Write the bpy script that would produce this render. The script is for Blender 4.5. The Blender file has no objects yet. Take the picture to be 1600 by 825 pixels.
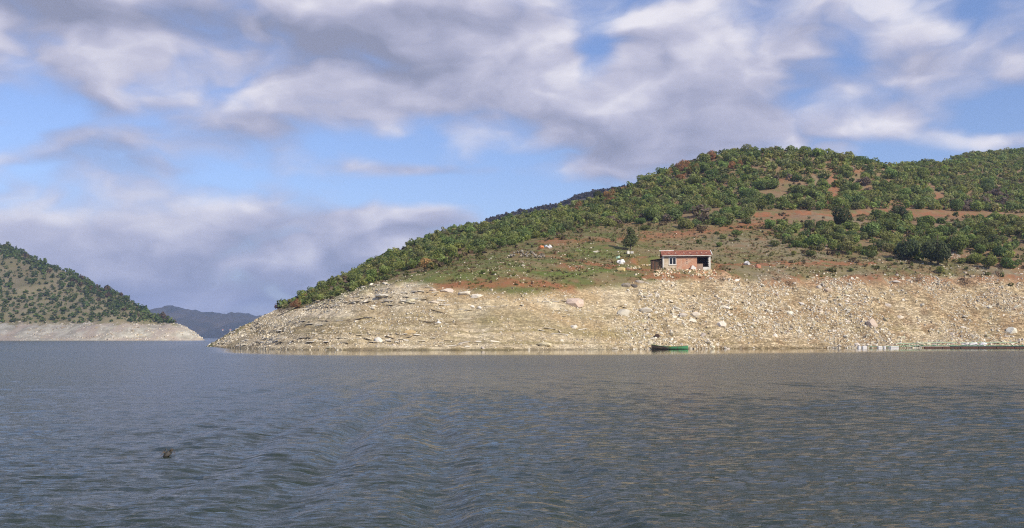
import bpy, bmesh, math, random
import numpy as np
from mathutils import Vector, Matrix

# ------------------------------------------------------------------ camera, sky, sun, exposure
sc = bpy.context.scene
COL = sc.collection
R = math.radians
CAM_H = 2.0
FPX = 1600.0                       # focal length in photo pixels (photo is 1600 x 825)
PITCH = math.atan((527.5 - 412.5) / FPX)
cam_d = bpy.data.cameras.new('camera'); cam = bpy.data.objects.new('camera', cam_d); COL.objects.link(cam)
cam.location = (0, 0, CAM_H); cam.rotation_euler = (math.pi / 2 + PITCH, 0, 0)
cam_d.sensor_width = 36; cam_d.lens = 36.0; cam_d.clip_start = 0.2; cam_d.clip_end = 30000
sc.camera = cam

SUN_AZ, SUN_EL = R(48), R(34)      # azimuth measured from behind the camera towards its right
SUN = Vector((math.sin(SUN_AZ) * math.cos(SUN_EL), -math.cos(SUN_AZ) * math.cos(SUN_EL), math.sin(SUN_EL)))
sun_d = bpy.data.lights.new('sun', 'SUN'); sun_d.energy = 5.0; sun_d.angle = R(0.5); sun_d.color = (1.0, 0.885, 0.70)
sun = bpy.data.objects.new('sun', sun_d); COL.objects.link(sun)
sun.rotation_euler = SUN.to_track_quat('Z', 'Y').to_euler()

sc.view_settings.view_transform = 'Standard'; sc.view_settings.look = 'None'
sc.view_settings.exposure = 0.14; sc.view_settings.gamma = 1.0; sc.view_settings.use_curve_mapping = False
sc.cycles.max_bounces = 5; sc.cycles.diffuse_bounces = 2; sc.cycles.glossy_bounces = 2
sc.cycles.transmission_bounces = 2; sc.cycles.volume_bounces = 0; sc.cycles.transparent_max_bounces = 6
sc.cycles.use_denoising = False
sc.cycles.pixel_filter_type = 'BLACKMAN_HARRIS'; sc.cycles.filter_width = 1.15
sc.cycles.sample_clamp_indirect = 6.0


class NT:
    """tiny node-graph helper"""
    def __init__(self, tree):
        self.t = tree; tree.nodes.clear()
    def n(self, kind, **kw):
        nd = self.t.nodes.new(kind)
        for k, v in kw.items():
            setattr(nd, k, v)
        return nd
    def link(self, a, b):
        self.t.links.new(a, b)
    def put(self, sock, v):
        if isinstance(v, bpy.types.NodeSocket): self.link(v, sock)
        else: sock.default_value = v
    def m(self, op, a, b=None, c=None, clamp=False):
        nd = self.n('ShaderNodeMath', operation=op, use_clamp=clamp)
        for i, v in enumerate((a, b, c)):
            if v is not None: self.put(nd.inputs[i], v)
        return nd.outputs[0]
    def v(self, op, a, b=None, out=0):
        nd = self.n('ShaderNodeVectorMath', operation=op)
        self.put(nd.inputs[0], a)
        if b is not None:
            self.put(nd.inputs['Scale' if op == 'SCALE' else 1], b)
        return nd.outputs['Value'] if op in ('DOT_PRODUCT', 'LENGTH') else nd.outputs[0]
    def noise(self, vec, scale, detail=4.0, rough=0.55, dist=0.0, out='Fac'):
        nd = self.n('ShaderNodeTexNoise'); self.put(nd.inputs['Vector'], vec)
        nd.inputs['Scale'].default_value = scale; nd.inputs['Detail'].default_value = detail
        nd.inputs['Roughness'].default_value = rough; nd.inputs['Distortion'].default_value = dist
        return nd.outputs[out]
    def mix(self, f, a, b, blend='MIX'):
        nd = self.n('ShaderNodeMix', data_type='RGBA', blend_type=blend)
        self.put(nd.inputs[0], f); self.put(nd.inputs[6], a); self.put(nd.inputs[7], b)
        return nd.outputs[2]
    def smooth(self, x, lo, hi):
        nd = self.n('ShaderNodeMapRange', interpolation_type='SMOOTHSTEP')
        self.put(nd.inputs[0], x); nd.inputs[1].default_value = lo; nd.inputs[2].default_value = hi
        return nd.outputs[0]


def rgba(c): return (c[0], c[1], c[2], 1.0)


world = bpy.data.worlds.new('World'); sc.world = world; world.use_nodes = True
world.cycles.sampling_method = 'MANUAL'; world.cycles.sample_map_resolution = 512
SKY_STRENGTH = 0.1
def build_sky():
    g = NT(world.node_tree)
    out = g.n('ShaderNodeOutputWorld'); bg = g.n('ShaderNodeBackground'); bg.inputs[1].default_value = SKY_STRENGTH
    sky = g.n('ShaderNodeTexSky', sky_type='NISHITA'); sky.sun_disc = False
    sky.sun_elevation = SUN_EL; sky.sun_rotation = math.pi - SUN_AZ
    sky.air_density = 1.0; sky.dust_density = 0.3; sky.ozone_density = 1.0
    co = g.n('ShaderNodeTexCoord'); d = g.v('NORMALIZE', co.outputs['Generated'])
    sp = g.n('ShaderNodeSeparateXYZ'); g.link(d, sp.inputs[0]); x, y, z = sp.outputs
    az = g.m('ARCTAN2', x, y); el = g.m('ARCSINE', z)
    cb = g.n('ShaderNodeCombineXYZ'); g.put(cb.inputs[0], az); g.put(cb.inputs[1], el); ae = cb.outputs[0]
    # lumpy cloud field on the sky sphere, flattened towards the horizon
    p = g.v('MULTIPLY', d, (1.0, 1.0, 2.0))
    wv = g.v('SCALE', g.v('SUBTRACT', g.noise(p, 9.0, 3.0, .5, 0, 'Color'), (.5, .5, .5)), .10)
    p = g.v('ADD', p, wv)
    def field(q):
        a = g.noise(q, 4.4, 3.0, 0.5)
        b1 = g.m('ABSOLUTE', g.m('MULTIPLY_ADD', g.noise(q, 7.0, 1.0, 0.5), 2.0, -1.0))
        b2 = g.m('ABSOLUTE', g.m('MULTIPLY_ADD', g.noise(q, 15.0, 1.0, 0.5), 2.0, -1.0))
        b = g.noise(q, 30.0, 4.0, 0.6)
        # billows: rounded lumps of several sizes
        return g.m('ADD', g.m('ADD', a, g.m('MULTIPLY_ADD', b1, 0.50, -0.12)), g.m('ADD', g.m('MULTIPLY_ADD', b2, 0.17, -0.04), g.m('MULTIPLY_ADD', b, 0.16, -0.08)))
    n1 = field(p)
    n2 = field(g.v('ADD', p, (0.010, 0.0, 0.048)))
    nf = g.noise(g.v('ADD', p, (1.3, 2.9, 7.1)), 7.0, 4.0, 0.55)
    def blobs(rows):
        tot = 0.0
        for (u, v, ru, rv, w) in rows:
            a0 = math.atan((u - 800) / FPX); e0 = math.atan((527.5 - v) / FPX * math.cos(a0))
            q = g.v('MULTIPLY', g.v('SUBTRACT', ae, (a0, e0, 0)), (FPX / ru, FPX / rv, 0))
            ex = g.m('POWER', 0.36788, g.v('DOT_PRODUCT', q, q))
            tot = g.m('MULTIPLY_ADD', ex, w, tot)
        return tot
    cover = blobs([(560, 222, 120, 24, -.16), (800, 262, 140, 44, -.26), (640, 300, 130, 22, -.16), (860, 318, 130, 34, -.24),
                   (930, 70, 42, 55, -.26), (1215, 150, 70, 26, -.16), (1420, 238, 90, 18, -.22), (110, 62, 45, 16, -.22),
                   (430, 275, 120, 22, -.14), (1340, 75, 34, 36, -.16), (1590, 180, 60, 30, -.12), (140, 185, 110, 14, -.14),
                   (350, 70, 420, 95, .16), (700, 110, 220, 80, .20), (250, 400, 380, 80, .20), (1080, 140, 120, 90, .16), (350, 190, 120, 30, .14), (60, 235, 170, 40, .12), (260, 262, 110, 24, .08),
                   (1270, 185, 220, 36, .20), (1460, 90, 160, 50, .18), (620, 343, 100, 14, .22), (660, 264, 110, 11, .26),
                   (1000, 230, 110, 40, .16), (1560, 218, 60, 14, .3), (400, 330, 110, 30, .14), (520, 380, 160, 26, .16)])
    bright = blobs([(700, 60, 190, 34, .20), (350, 150, 110, 24, .22), (90, 105, 80, 34, .25), (390, 318, 130, 18, .40), (150, 340, 130, 14, .20), (260, 385, 160, 14, .16),
                    (910, 125, 80, 32, .25), (1150, 70, 150, 50, .16), (1300, 165, 190, 28, .16), (1470, 60, 150, 36, .16), (1560, 215, 60, 14, .4),
                    (620, 195, 70, 16, .16), (60, 330, 140, 14, .16),
                    (300, 25, 320, 36, -.22), (650, 138, 190, 24, -.26), (340, 200, 110, 22, -.18), (260, 430, 420, 60, -.14), (1000, 250, 160, 30, -.10), (110, 200, 120, 20, -.12)])
    dens = g.m('ADD', g.m('MULTIPLY_ADD', n1, 1.0, -0.405), g.m('MULTIPLY_ADD', g.smooth(el, 0.12, 0.0), 0.27, cover))
    alpha = g.m('MULTIPLY', g.smooth(dens, -0.12, 0.22), 0.96)
    lit = g.m('MULTIPLY', g.m('SUBTRACT', n1, n2), 2.0)
    tone = g.m('ADD', g.m('ADD', g.m('MULTIPLY_ADD', nf, 0.55, 0.17), lit), bright, clamp=True)
    ramp = g.n('ShaderNodeValToRGB'); g.put(ramp.inputs[0], tone)
    cr = ramp.color_ramp
    k = 1.0 / SKY_STRENGTH
    stops = [(0.0, (0.27, 0.285, 0.385)), (0.30, (0.40, 0.405, 0.525)), (0.58, (0.56, 0.55, 0.66)), (0.95, (0.84, 0.81, 0.85))]
    while len(cr.elements) < len(stops): cr.elements.new(0.5)
    for e, (pos, c) in zip(cr.elements, stops):
        e.position = pos; e.color = rgba(c)
    cloud = g.v('SCALE', ramp.outputs[0], k)
    blue = g.mix(1.0, sky.outputs[0], (1.0, 1.06, 1.38, 1), 'MULTIPLY')
    g.link(g.mix(alpha, blue, cloud), bg.inputs[0]); g.link(bg.outputs[0], out.inputs[0])
build_sky()

# ------------------------------------------------------------------ helpers
rng = np.random.default_rng(11)
random.seed(5)

def hash2(ix, iy, s):
    h = (ix.astype(np.int64) * 374761393 + iy.astype(np.int64) * 668265263 + s * 1442695041) & 0xFFFFFFFF
    h = ((h ^ (h >> 13)) * 1274126177) & 0xFFFFFFFF
    h = (h ^ (h >> 16)) & 0xFFFFFFFF
    return h / 4294967295.0

def vnoise(x, y, s=0):
    ix = np.floor(x); iy = np.floor(y); fx = x - ix; fy = y - iy
    ix = ix.astype(np.int64); iy = iy.astype(np.int64)
    fx = fx * fx * fx * (fx * (fx * 6 - 15) + 10); fy = fy * fy * fy * (fy * (fy * 6 - 15) + 10)
    a = hash2(ix, iy, s); b = hash2(ix + 1, iy, s); c = hash2(ix, iy + 1, s); d = hash2(ix + 1, iy + 1, s)
    return (a + (b - a) * fx) * (1 - fy) + (c + (d - c) * fx) * fy

def fbm(x, y, oct=4, s=0, gain=0.5):
    t = 0.0; amp = 1.0; nrm = 0.0
    for o in range(oct):
        t = t + amp * vnoise(x, y, s + o * 17); nrm += amp
        x = x * 2.03 + 11.3; y = y * 2.03 - 7.1; amp *= gain
    return t / nrm            # 0..1

cp, sp_ = math.cos(PITCH), math.sin(PITCH)
def project(x, y, z):
    """world point -> photo pixel"""
    zz = z - CAM_H
    dep = y * cp + zz * sp_; up = -y * sp_ + zz * cp
    return 800 + FPX * x / dep, 412.5 - FPX * up / dep, dep

def ray_pt(u, v, d):
    """point of the sight line through a photo pixel at ground distance y = d"""
    a = (412.5 - v) / FPX
    dy = cp - a * sp_; dz = sp_ + a * cp
    t = d / dy
    return np.array([(u - 800) / FPX * t, d, CAM_H + dz * t])

def mesh_np(name, verts, faces, mat=None, tint=None, smooth=False, parent=None, link=True):
    """one mesh object from numpy arrays; faces (n,3) or (n,4); tint per vertex"""
    me = bpy.data.meshes.new(name)
    verts = np.ascontiguousarray(verts, np.float32); faces = np.ascontiguousarray(faces, np.int32)
    nf, k = faces.shape
    me.vertices.add(len(verts)); me.vertices.foreach_set('co', verts.ravel())
    me.loops.add(nf * k); me.loops.foreach_set('vertex_index', faces.ravel())
    me.polygons.add(nf); me.polygons.foreach_set('loop_start', np.arange(0, nf * k, k, dtype=np.int32))
    me.polygons.foreach_set('use_smooth', np.full(nf, bool(smooth)))
    me.update(calc_edges=True)
    if tint is not None:
        at = me.attributes.new('tint', 'FLOAT_COLOR', 'POINT')
        t4 = np.zeros((len(verts), 4), np.float32); t4[:, :tint.shape[1]] = tint
        at.data.foreach_set('color', t4.ravel())
    if mat: me.materials.append(mat)
    if not link: return me
    o = bpy.data.objects.new(name, me); COL.objects.link(o)
    if parent: o.parent = parent
    return o

def ob(name, me, parent=None, loc=None):
    o = bpy.data.objects.new(name, me); COL.objects.link(o)
    if parent: o.parent = parent
    if loc is not None: o.location = loc
    return o

def tag(o, label=None, cat=None, group=None, kind=None):
    if label: o['label'] = label
    if cat: o['category'] = cat
    if group: o['group'] = group
    if kind: o['kind'] = kind
    return o

def empty(name, loc, rz=0.0):
    e = bpy.data.objects.new(name, None); COL.objects.link(e)
    e.location = loc; e.rotation_euler = (0, 0, rz); e.empty_display_size = 0.3
    return e

class MB:
    """collects boxes, prisms and tubes into one mesh part"""
    def __init__(s): s.v = []; s.f = []
    def box(s, x0, x1, y0, y1, z0, z1, rz=0.0, c=None):
        b = len(s.v)
        pts = [(x, y, z) for z in (z0, z1) for y in (y0, y1) for x in (x0, x1)]
        if rz:
            cx, cy = c if c else ((x0 + x1) / 2, (y0 + y1) / 2)
            pts = [(cx + (x - cx) * math.cos(rz) - (y - cy) * math.sin(rz), cy + (x - cx) * math.sin(rz) + (y - cy) * math.cos(rz), z) for x, y, z in pts]
        s.v += pts
        s.f += [[b + i for i in q] for q in ((0, 2, 3, 1), (4, 5, 7, 6), (0, 1, 5, 4), (2, 6, 7, 3), (0, 4, 6, 2), (1, 3, 7, 5))]
        return s
    def prism(s, poly, axis_pts):
        """poly: list of points (3-D) for one end; axis_pts: offset vector to the other end"""
        b = len(s.v); n = len(poly); off = Vector(axis_pts)
        s.v += [tuple(p) for p in poly] + [tuple(Vector(p) + off) for p in poly]
        s.f += [list(range(b, b + n))[::-1], list(range(b + n, b + 2 * n))]
        for i in range(n):
            j = (i + 1) % n
            s.f.append([b + i, b + j, b + n + j, b + n + i])
        return s
    def tube(s, pts, rad, n=6):
        b = len(s.v); pts = [Vector(p) for p in pts]
        rad = rad if isinstance(rad, (list, tuple)) else [rad] * len(pts)
        for i, p in enumerate(pts):
            t = (pts[min(i + 1, len(pts) - 1)] - pts[max(i - 1, 0)]).normalized()
            a = t.orthogonal().normalized(); c = t.cross(a)
            for k in range(n):
                w = 2 * math.pi * k / n
                s.v.append(tuple(p + (a * math.cos(w) + c * math.sin(w)) * rad[i]))
        for i in range(len(pts) - 1):
            for k in range(n):
                k2 = (k + 1) % n
                s.f.append([b + i * n + k, b + i * n + k2, b + (i + 1) * n + k2, b + (i + 1) * n + k])
        s.f.append([b + k for k in range(n)][::-1]); s.f.append([b + (len(pts) - 1) * n + k for k in range(n)])
        return s
    def build(s, name, mat, parent=None, bevel=0.0, smooth=False):
        me = bpy.data.meshes.new(name); me.from_pydata(s.v, [], s.f); me.update()
        bm = bmesh.new(); bm.from_mesh(me); bmesh.ops.recalc_face_normals(bm, faces=bm.faces)
        if bevel: bmesh.ops.bevel(bm, geom=list(bm.edges), offset=bevel, segments=1, affect='EDGES', clamp_overlap=True)
        bm.to_mesh(me); bm.free()
        if smooth: me.polygons.foreach_set('use_smooth', [True] * len(me.polygons))
        me.materials.append(mat)
        return ob(name, me, parent)

# ------------------------------------------------------------------ materials
MATS = {}
def new_mat(name):
    m = bpy.data.materials.new(name); m.use_nodes = True; MATS[name] = m
    g = NT(m.node_tree); out = g.n('ShaderNodeOutputMaterial'); b = g.n('ShaderNodeBsdfPrincipled')
    g.link(b.outputs[0], out.inputs[0])
    return m, g, b, out

def mat_plain(name, col, rough=0.8, var=0.25, scale=3.0, bump=0.0, metal=0.0, col2=None, patch=1.2):
    """weathered plain colour: fine grain plus broad patches of a second tone"""
    m, g, b, out = new_mat(name)
    co = g.n('ShaderNodeTexCoord').outputs['Object']
    nz = g.noise(co, scale, 6.0, 0.65)
    f = g.m('MULTIPLY_ADD', nz, 2 * var, 1 - var)
    c = rgba(col)
    if col2 is not None:
        c = g.mix(g.smooth(g.noise(co, patch, 5.0, 0.6, 0.4), 0.42, 0.62), rgba(col), rgba(col2))
    c2 = g.v('SCALE', c, f) if col2 is not None else g.v('SCALE', tuple(col), f)
    g.link(c2, b.inputs['Base Color']); b.inputs['Roughness'].default_value = rough; b.inputs['Metallic'].default_value = metal
    if bump:
        bp = g.n('ShaderNodeBump'); bp.inputs['Strength'].default_value = bump; bp.inputs['Distance'].default_value = 0.03
        g.link(g.noise(co, scale * 4, 5.0, 0.6), bp.inputs['Height']); g.link(bp.outputs[0], b.inputs['Normal'])
    return m

def mat_tint(name, rough=0.9, grain=0.3, scale=1.2, bump=0.0, objvar=0.0, trans=0.0, bscale=5.0):
    """vertex colour attribute 'tint' with procedural grain, optional per-object variation"""
    m, g, b, out = new_mat(name)
    at = g.n('ShaderNodeAttribute', attribute_name='tint').outputs['Color']
    pos = g.n('ShaderNodeNewGeometry').outputs['Position']
    f = g.m('MULTIPLY_ADD', g.noise(pos, scale, 7.0, 0.68), 2 * grain, 1 - grain)
    c = g.v('SCALE', at, f)
    if objvar:
        oi = g.n('ShaderNodeObjectInfo').outputs['Random']
        hs = g.n('ShaderNodeHueSaturation'); g.put(hs.inputs['Hue'], g.m('MULTIPLY_ADD', oi, 0.06, 0.47))
        g.put(hs.inputs['Value'], g.m('MULTIPLY_ADD', g.m('FRACT', g.m('MULTIPLY', oi, 7.31)), 2 * objvar, 1 - objvar))
        hs.inputs['Saturation'].default_value = 1.0; g.link(c, hs.inputs['Color']); c = hs.outputs[0]
    g.link(c, b.inputs['Base Color']); b.inputs['Roughness'].default_value = rough
    b.inputs['Specular IOR Level'].default_value = 0.2
    if trans:
        tl = g.n('ShaderNodeBsdfTranslucent'); g.link(g.mix(1.0, c, rgba((1.25, 1.3, .8)), 'MULTIPLY'), tl.inputs['Color'])
        ms = g.n('ShaderNodeMixShader'); ms.inputs[0].default_value = trans; g.link(b.outputs[0], ms.inputs[1]); g.link(tl.outputs[0], ms.inputs[2]); g.link(ms.outputs[0], out.inputs[0])
    if bump:
        bp = g.n('ShaderNodeBump'); bp.inputs['Strength'].default_value = bump; bp.inputs['Distance'].default_value = 0.15
        g.link(g.noise(pos, bscale, 6.0, 0.7), bp.inputs['Height']); g.link(bp.outputs[0], b.inputs['Normal'])
    return m

def terrain_mat():
    m, g, b, out = new_mat('terrain')
    at_ = g.n('ShaderNodeAttribute', attribute_name='tint'); pos = g.n('ShaderNodeNewGeometry').outputs['Position']
    f = g.m('MULTIPLY_ADD', g.noise(pos, 1.1, 8.0, 0.72), 0.95, 0.52)
    c = g.v('SCALE', at_.outputs['Color'], f)
    warped = g.v('ADD', pos, g.v('SCALE', g.noise(pos, 2.0, 2.0, .5, 0, 'Color'), .35))
    def cells(scale):
        vo = g.n('ShaderNodeTexVoronoi'); g.put(vo.inputs['Vector'], g.v('MULTIPLY', warped, (1.0, 1.0, 2.2))); vo.inputs['Scale'].default_value = scale
        s = g.n('ShaderNodeSeparateColor'); g.link(vo.outputs['Color'], s.inputs[0]); return vo.outputs['Distance'], s.outputs[0], s.outputs[1]
    d1, r1, r2 = cells(1.9); d2, q1, q2 = cells(4.2)
    peb = g.mix(g.smooth(r1, .45, .75), rgba((.72, .66, .55)), rgba((1.55, 1.5, 1.42)))
    peb2 = g.mix(g.smooth(q1, .3, .8), rgba((.70, .66, .58)), rgba((1.35, 1.33, 1.28)))
    pc = g.mix(1.0, g.mix(1.0, c, peb, 'MULTIPLY'), peb2, 'MULTIPLY')
    g.link(g.mix(g.m('MULTIPLY', at_.outputs['Alpha'], .75), c, pc), b.inputs['Base Color'])
    b.inputs['Roughness'].default_value = .95; b.inputs['Specular IOR Level'].default_value = .2
    hgt = g.m('ADD', g.noise(pos, 4.0, 6.0, .7), g.m('MULTIPLY', at_.outputs['Alpha'], g.m('ADD', g.m('MULTIPLY', d1, -1.1), g.m('MULTIPLY', d2, -.6))))
    bp = g.n('ShaderNodeBump'); bp.inputs['Strength'].default_value = .8; bp.inputs['Distance'].default_value = .16
    g.link(hgt, bp.inputs['Height']); g.link(bp.outputs[0], b.inputs['Normal'])
    return m
M_TERRAIN = terrain_mat()
M_ROCK = mat_tint('rock', 0.9, 0.22, 3.0, 0.25, 0.0, bscale=9.0)
M_BOULDER = mat_tint('boulder', 0.9, 0.25, 2.5, 0.35, 0.14, bscale=7.0)
M_LEAF = mat_tint('leaf', 0.7, 0.15, 2.0, 0.0, 0.22, 0.38)
M_LEAF_MASS = mat_tint('leaf_mass', 0.7, 0.15, 2.0, 0.0, 0.0, 0.38)
M_BARK = mat_plain('bark', (0.10, 0.075, 0.05), 0.9, 0.4, 6.0, 0.4)

# ------------------------------------------------------------------ terrain of the near hill
def tps_fit(P, Z, lam):
    n = len(P); S = 100.0
    d2 = ((P[:, None] - P[None]) ** 2).sum(-1) / S ** 2
    K = 0.5 * d2 * np.log(d2 + 1e-12) + lam * np.eye(n)
    Q = np.c_[np.ones(n), P / S]
    A = np.block([[K, Q], [Q.T, np.zeros((3, 3))]])
    w = np.linalg.solve(A, np.r_[Z, np.zeros(3)])
    def f(x, y):
        x = np.asarray(x, float); y = np.asarray(y, float); sh = x.shape
        p = np.c_[x.ravel(), y.ravel()]; out = np.empty(len(p))
        for i in range(0, len(p), 20000):
            q = p[i:i + 20000]
            r2 = (q[:, :1] - P[None, :, 0]) ** 2; r2 += (q[:, 1:] - P[None, :, 1]) ** 2; r2 /= S ** 2
            out[i:i + 20000] = (0.5 * r2 * np.log(r2 + 1e-12)) @ w[:n] + w[n] + q @ w[n + 1:] / S
        return out.reshape(sh)
    return f

ctrl = []
def cz(u, d, z): ctrl.append(((u - 800) / FPX * d, d, z))          # column u, distance, height
def cv(u, v, d): p = ray_pt(u, v, d); ctrl.append((p[0], p[1], p[2]))
# columns: (u, shore distance, (band-top v, d), [(v,d) of the slopes above], (crest v, d), back drop)
cols = [
    (450, 169, (485, 234), [], (478, 262), 8),
    (500, 165, (472, 222), [], (453, 285), 12),
    (550, 164, (457, 206), [(445, 235)], (428, 300), 16),
    (600, 164, (442, 193), [(428, 225)], (402, 315), 20),
    (650, 164, (441, 188), [(426, 204), (402, 250)], (378, 330), 24),
    (700, 164, (442, 187), [(412, 213), (388, 265)], (360, 340), 26),
    (800, 166, (440, 189), [(405, 217), (375, 270)], (341, 360), 28),
    (900, 170, (440, 194), [(412, 213), (371, 252), (345, 300)], (318, 380), 30),
    (1000, 177, (439, 201), [(421, 212), (395, 232), (355, 275)], (285, 395), 32),
    (1070, 181, (438, 205), [(421, 214), (412, 224), (385, 250), (345, 290)], (259, 398), 34),
    (1150, 186, (437, 210), [(420, 220), (412, 228), (385, 250), (340, 292)], (243, 400), 34),
    (1250, 192, (435, 217), [(413, 232), (385, 255), (334, 302), (290, 345)], (236, 402), 18),
    (1320, 196, (434, 221), [(412, 236), (334, 305), (295, 350)], (251, 412), 8),
    (1400, 199, (432, 225), [(407, 244), (333, 310), (295, 370)], (261, 460), 1),
    (1500, 203, (431, 229), [(412, 243), (338, 310), (295, 390)], (246, 560), 6),
    (1600, 207, (430, 233), [(415, 246), (342, 312), (290, 420)], (239, 600), 8),
    (1800, 214, (428, 242), [(345, 320), (290, 430)], (236, 620), 20),
    (2050, 225, (426, 255), [(345, 340), (290, 450)], (240, 640), 20),
]
for u, ds, bt, mid, cr_, back in cols:
    cz(u, ds, 0.0); cz(u, ds - 9, -2.6); cz(u, ds - 40, -9.0)
    cv(u, *bt)
    for (v, d) in mid: cv(u, v, d)
    cr_ = (cr_[0] + (5 if 650 <= u <= 1000 else -3 if u >= 1500 else 0), cr_[1])
    cv(u, *cr_)
    if 600 <= u <= 1000: cv(u, cr_[0] + 7, cr_[1] - 30)
    if 1500 <= u: cv(u, cr_[0] + 12, cr_[1] - 60)
    zc = ray_pt(u, *cr_)[2]
    cz(u, cr_[1] + 45, zc - back * 0.35); cz(u, cr_[1] + 140, zc - back * 1.6)
for u, d, z in [(320, 237, 0.0), (300, 232, -2), (360, 194, 0.0), (400, 178, 0.0), (360, 186, -2.6), (400, 169, -2.6), (250, 235, -6), (200, 300, -12), (320, 258, -3),
                (360, 215, 1.6), (360, 262, -0.3), (400, 208, 4.2), (400, 288, 0.0), (440, 330, -1.0), (300, 180, -10), (380, 330, -6), (430, 420, -8), (560, 420, 6), (620, 520, 10)]:
    cz(u, d, z)
cv(360, 523, 236); cv(400, 499, 242); cv(420, 488.5, 250); cv(425, 493, 236)
ctrl = np.array(ctrl)
Hs = tps_fit(ctrl[:, :2], ctrl[:, 2], 0.012)

def axis(segs):
    a = []
    for lo, hi, st in segs: a += list(np.arange(lo, hi, st))
    return np.array(a)
GX = axis([(-150, -92, 2.0), (-92, 128, 0.55), (128, 250, 1.3), (250, 480, 5.0)])
GY = axis([(140, 160, 2.0), (160, 250, 0.5), (250, 420, 1.0), (420, 660, 2.5), (660, 780, 10)])
XX, YY = np.meshgrid(GX, GY)
ZZ = Hs(XX, YY)
ZS = ZZ.copy()                                                     # smooth version
UU, VV, _ = project(XX, YY, ZS)

def seg_dist(U, V, pts):
    """distance in photo pixels to a polyline (vertical distances count double)"""
    best = np.full(U.shape, 1e9)
    for (x0, y0), (x1, y1) in zip(pts, pts[1:]):
        dx, dy = x1 - x0, (y1 - y0) * 2; L = dx * dx + dy * dy + 1e-9
        t = np.clip(((U - x0) * dx + (V - y0) * 2 * dy) / L, 0, 1)
        best = np.minimum(best, np.hypot(U - x0 - t * dx, (V - y0) * 2 - t * dy))
    return best
def stroke(U, V, pts, w, soft=0.5):
    return np.clip((w * 2 - seg_dist(U, V, pts)) / (w * 2 * soft) , 0, 1)

# line that parts the drawdown band (bare rock) from the vegetated ground, as v of u
LB_U = np.array([300, 420, 450, 500, 550, 600, 640, 700, 800, 900, 960, 1000, 1060, 1100, 1200, 1300, 1400, 1500, 1600, 2000])
LB_V = np.array([560, 488, 483, 471, 456, 442, 440, 450, 458, 452, 446, 441, 436, 434, 437, 436, 436, 434, 433, 431])
n_big = fbm(XX * 0.09, YY * 0.09, 4, 1); n_mid = fbm(XX * 0.35, YY * 0.35, 4, 5); n_fine = fbm(XX * 1.1, YY * 1.1, 3, 9)
vb = np.interp(UU, LB_U, LB_V) + (n_big - 0.5) * 16 + (n_mid - 0.5) * 10
band = np.clip((VV - vb) / 6 + 0.5, 0, 1) * (YY < 330)             # 1 on the bare band
leftness = np.clip((960 - UU) / 260, 0, 1)                          # bedded ledges on the left, rubble on the right
# relief
ZZ = ZS + (n_big - 0.5) * 1.2 * (1 - band) + (n_mid - 0.5) * 0.55 + (n_fine - 0.5) * (0.18 + 0.22 * band)
warp = (fbm(XX * 0.05, YY * 0.05, 3, 21) - 0.5) * 2.2 + (XX * 0.012)
ph = (ZS + warp) / 1.05
fr = ph - np.floor(ph)
step = np.where(fr < 0.8, fr * 0.35, 0.28 + (fr - 0.8) * 3.6) - fr
patch = np.clip((fbm(XX * 0.06, ZS * 0.5, 3, 31) - 0.42) * 5, 0, 1)
ZZ = ZZ + step * 1.05 * band * (0.35 + 0.65 * leftness) * patch
ph2 = (ZS + warp * 0.5) / 0.42; fr2 = ph2 - np.floor(ph2)
ZZ = ZZ + (np.where(fr2 < 0.75, fr2 * 0.3, 0.225 + (fr2 - 0.75) * 3.1) - fr2) * 0.42 * band * 0.55 * np.clip((fbm(XX * 0.1, YY * 0.1, 2, 41) - 0.4) * 5, 0, 1)
gy = fbm(XX * 0.10 + (YY - 190) * 0.03, YY * 0.022, 3, 81); gul = 1 - np.abs(gy - 0.5) * 4
ZZ -= np.clip(gul, 0, 1) ** 1.5 * 0.9 * band * np.clip(ZS / 3, 0, 1) * (0.5 + 0.5 * np.clip((UU - 900) / 150, 0, 1))
# track cuts: a level bench with a small bank behind
TR = [(1180, 334), (1240, 333), (1300, 335), (1360, 331), (1400, 331), (1450, 333), (1520, 336), (1600, 339), (1750, 343)]
cutd = seg_dist(UU, VV, TR)
ZZ -= np.clip(1 - cutd / 9, 0, 1) * 0.9
# ledge for the house
HX, HY = (1070 - 800) / FPX * 215, 216.5
HZ = float(Hs(np.array([HX]), np.array([214.0]))[0])
dx = np.abs(XX - HX); dy = np.abs(YY - (HY + 1.5))
flat = np.clip(1 - np.maximum((dx - 7.5) / 3, (dy - 4.2) / 2.5), 0, 1); flat = flat * flat * (3 - 2 * flat)
ZZ = ZZ * (1 - flat) + HZ * flat

def ground(x, y):
    """bilinear height of the finished near terrain"""
    x = np.atleast_1d(np.asarray(x, float)); y = np.atleast_1d(np.asarray(y, float))
    i = np.clip(np.searchsorted(GX, x) - 1, 0, len(GX) - 2); j = np.clip(np.searchsorted(GY, y) - 1, 0, len(GY) - 2)
    fx = np.clip((x - GX[i]) / (GX[i + 1] - GX[i]), 0, 1); fy = np.clip((y - GY[j]) / (GY[j + 1] - GY[j]), 0, 1)
    return (ZZ[j, i] * (1 - fx) + ZZ[j, i + 1] * fx) * (1 - fy) + (ZZ[j + 1, i] * (1 - fx) + ZZ[j + 1, i + 1] * fx) * fy
def g1(x, y): return float(ground(x, y)[0])

DD = np.arange(150, 660, 0.35)
def at(u, v):
    """where the sight line of a photo pixel meets the near ground"""
    a = (412.5 - v) / FPX; t = DD / (cp - a * sp_)
    x = (u - 800) / FPX * t; z = CAM_H + (sp_ + a * cp) * t
    hit = np.nonzero(ground(x, DD) >= z)[0]
    k = hit[0] if len(hit) else int(np.argmin(z - ground(x, DD)))
    return Vector((x[k], DD[k], g1(x[k], DD[k])))

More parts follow.
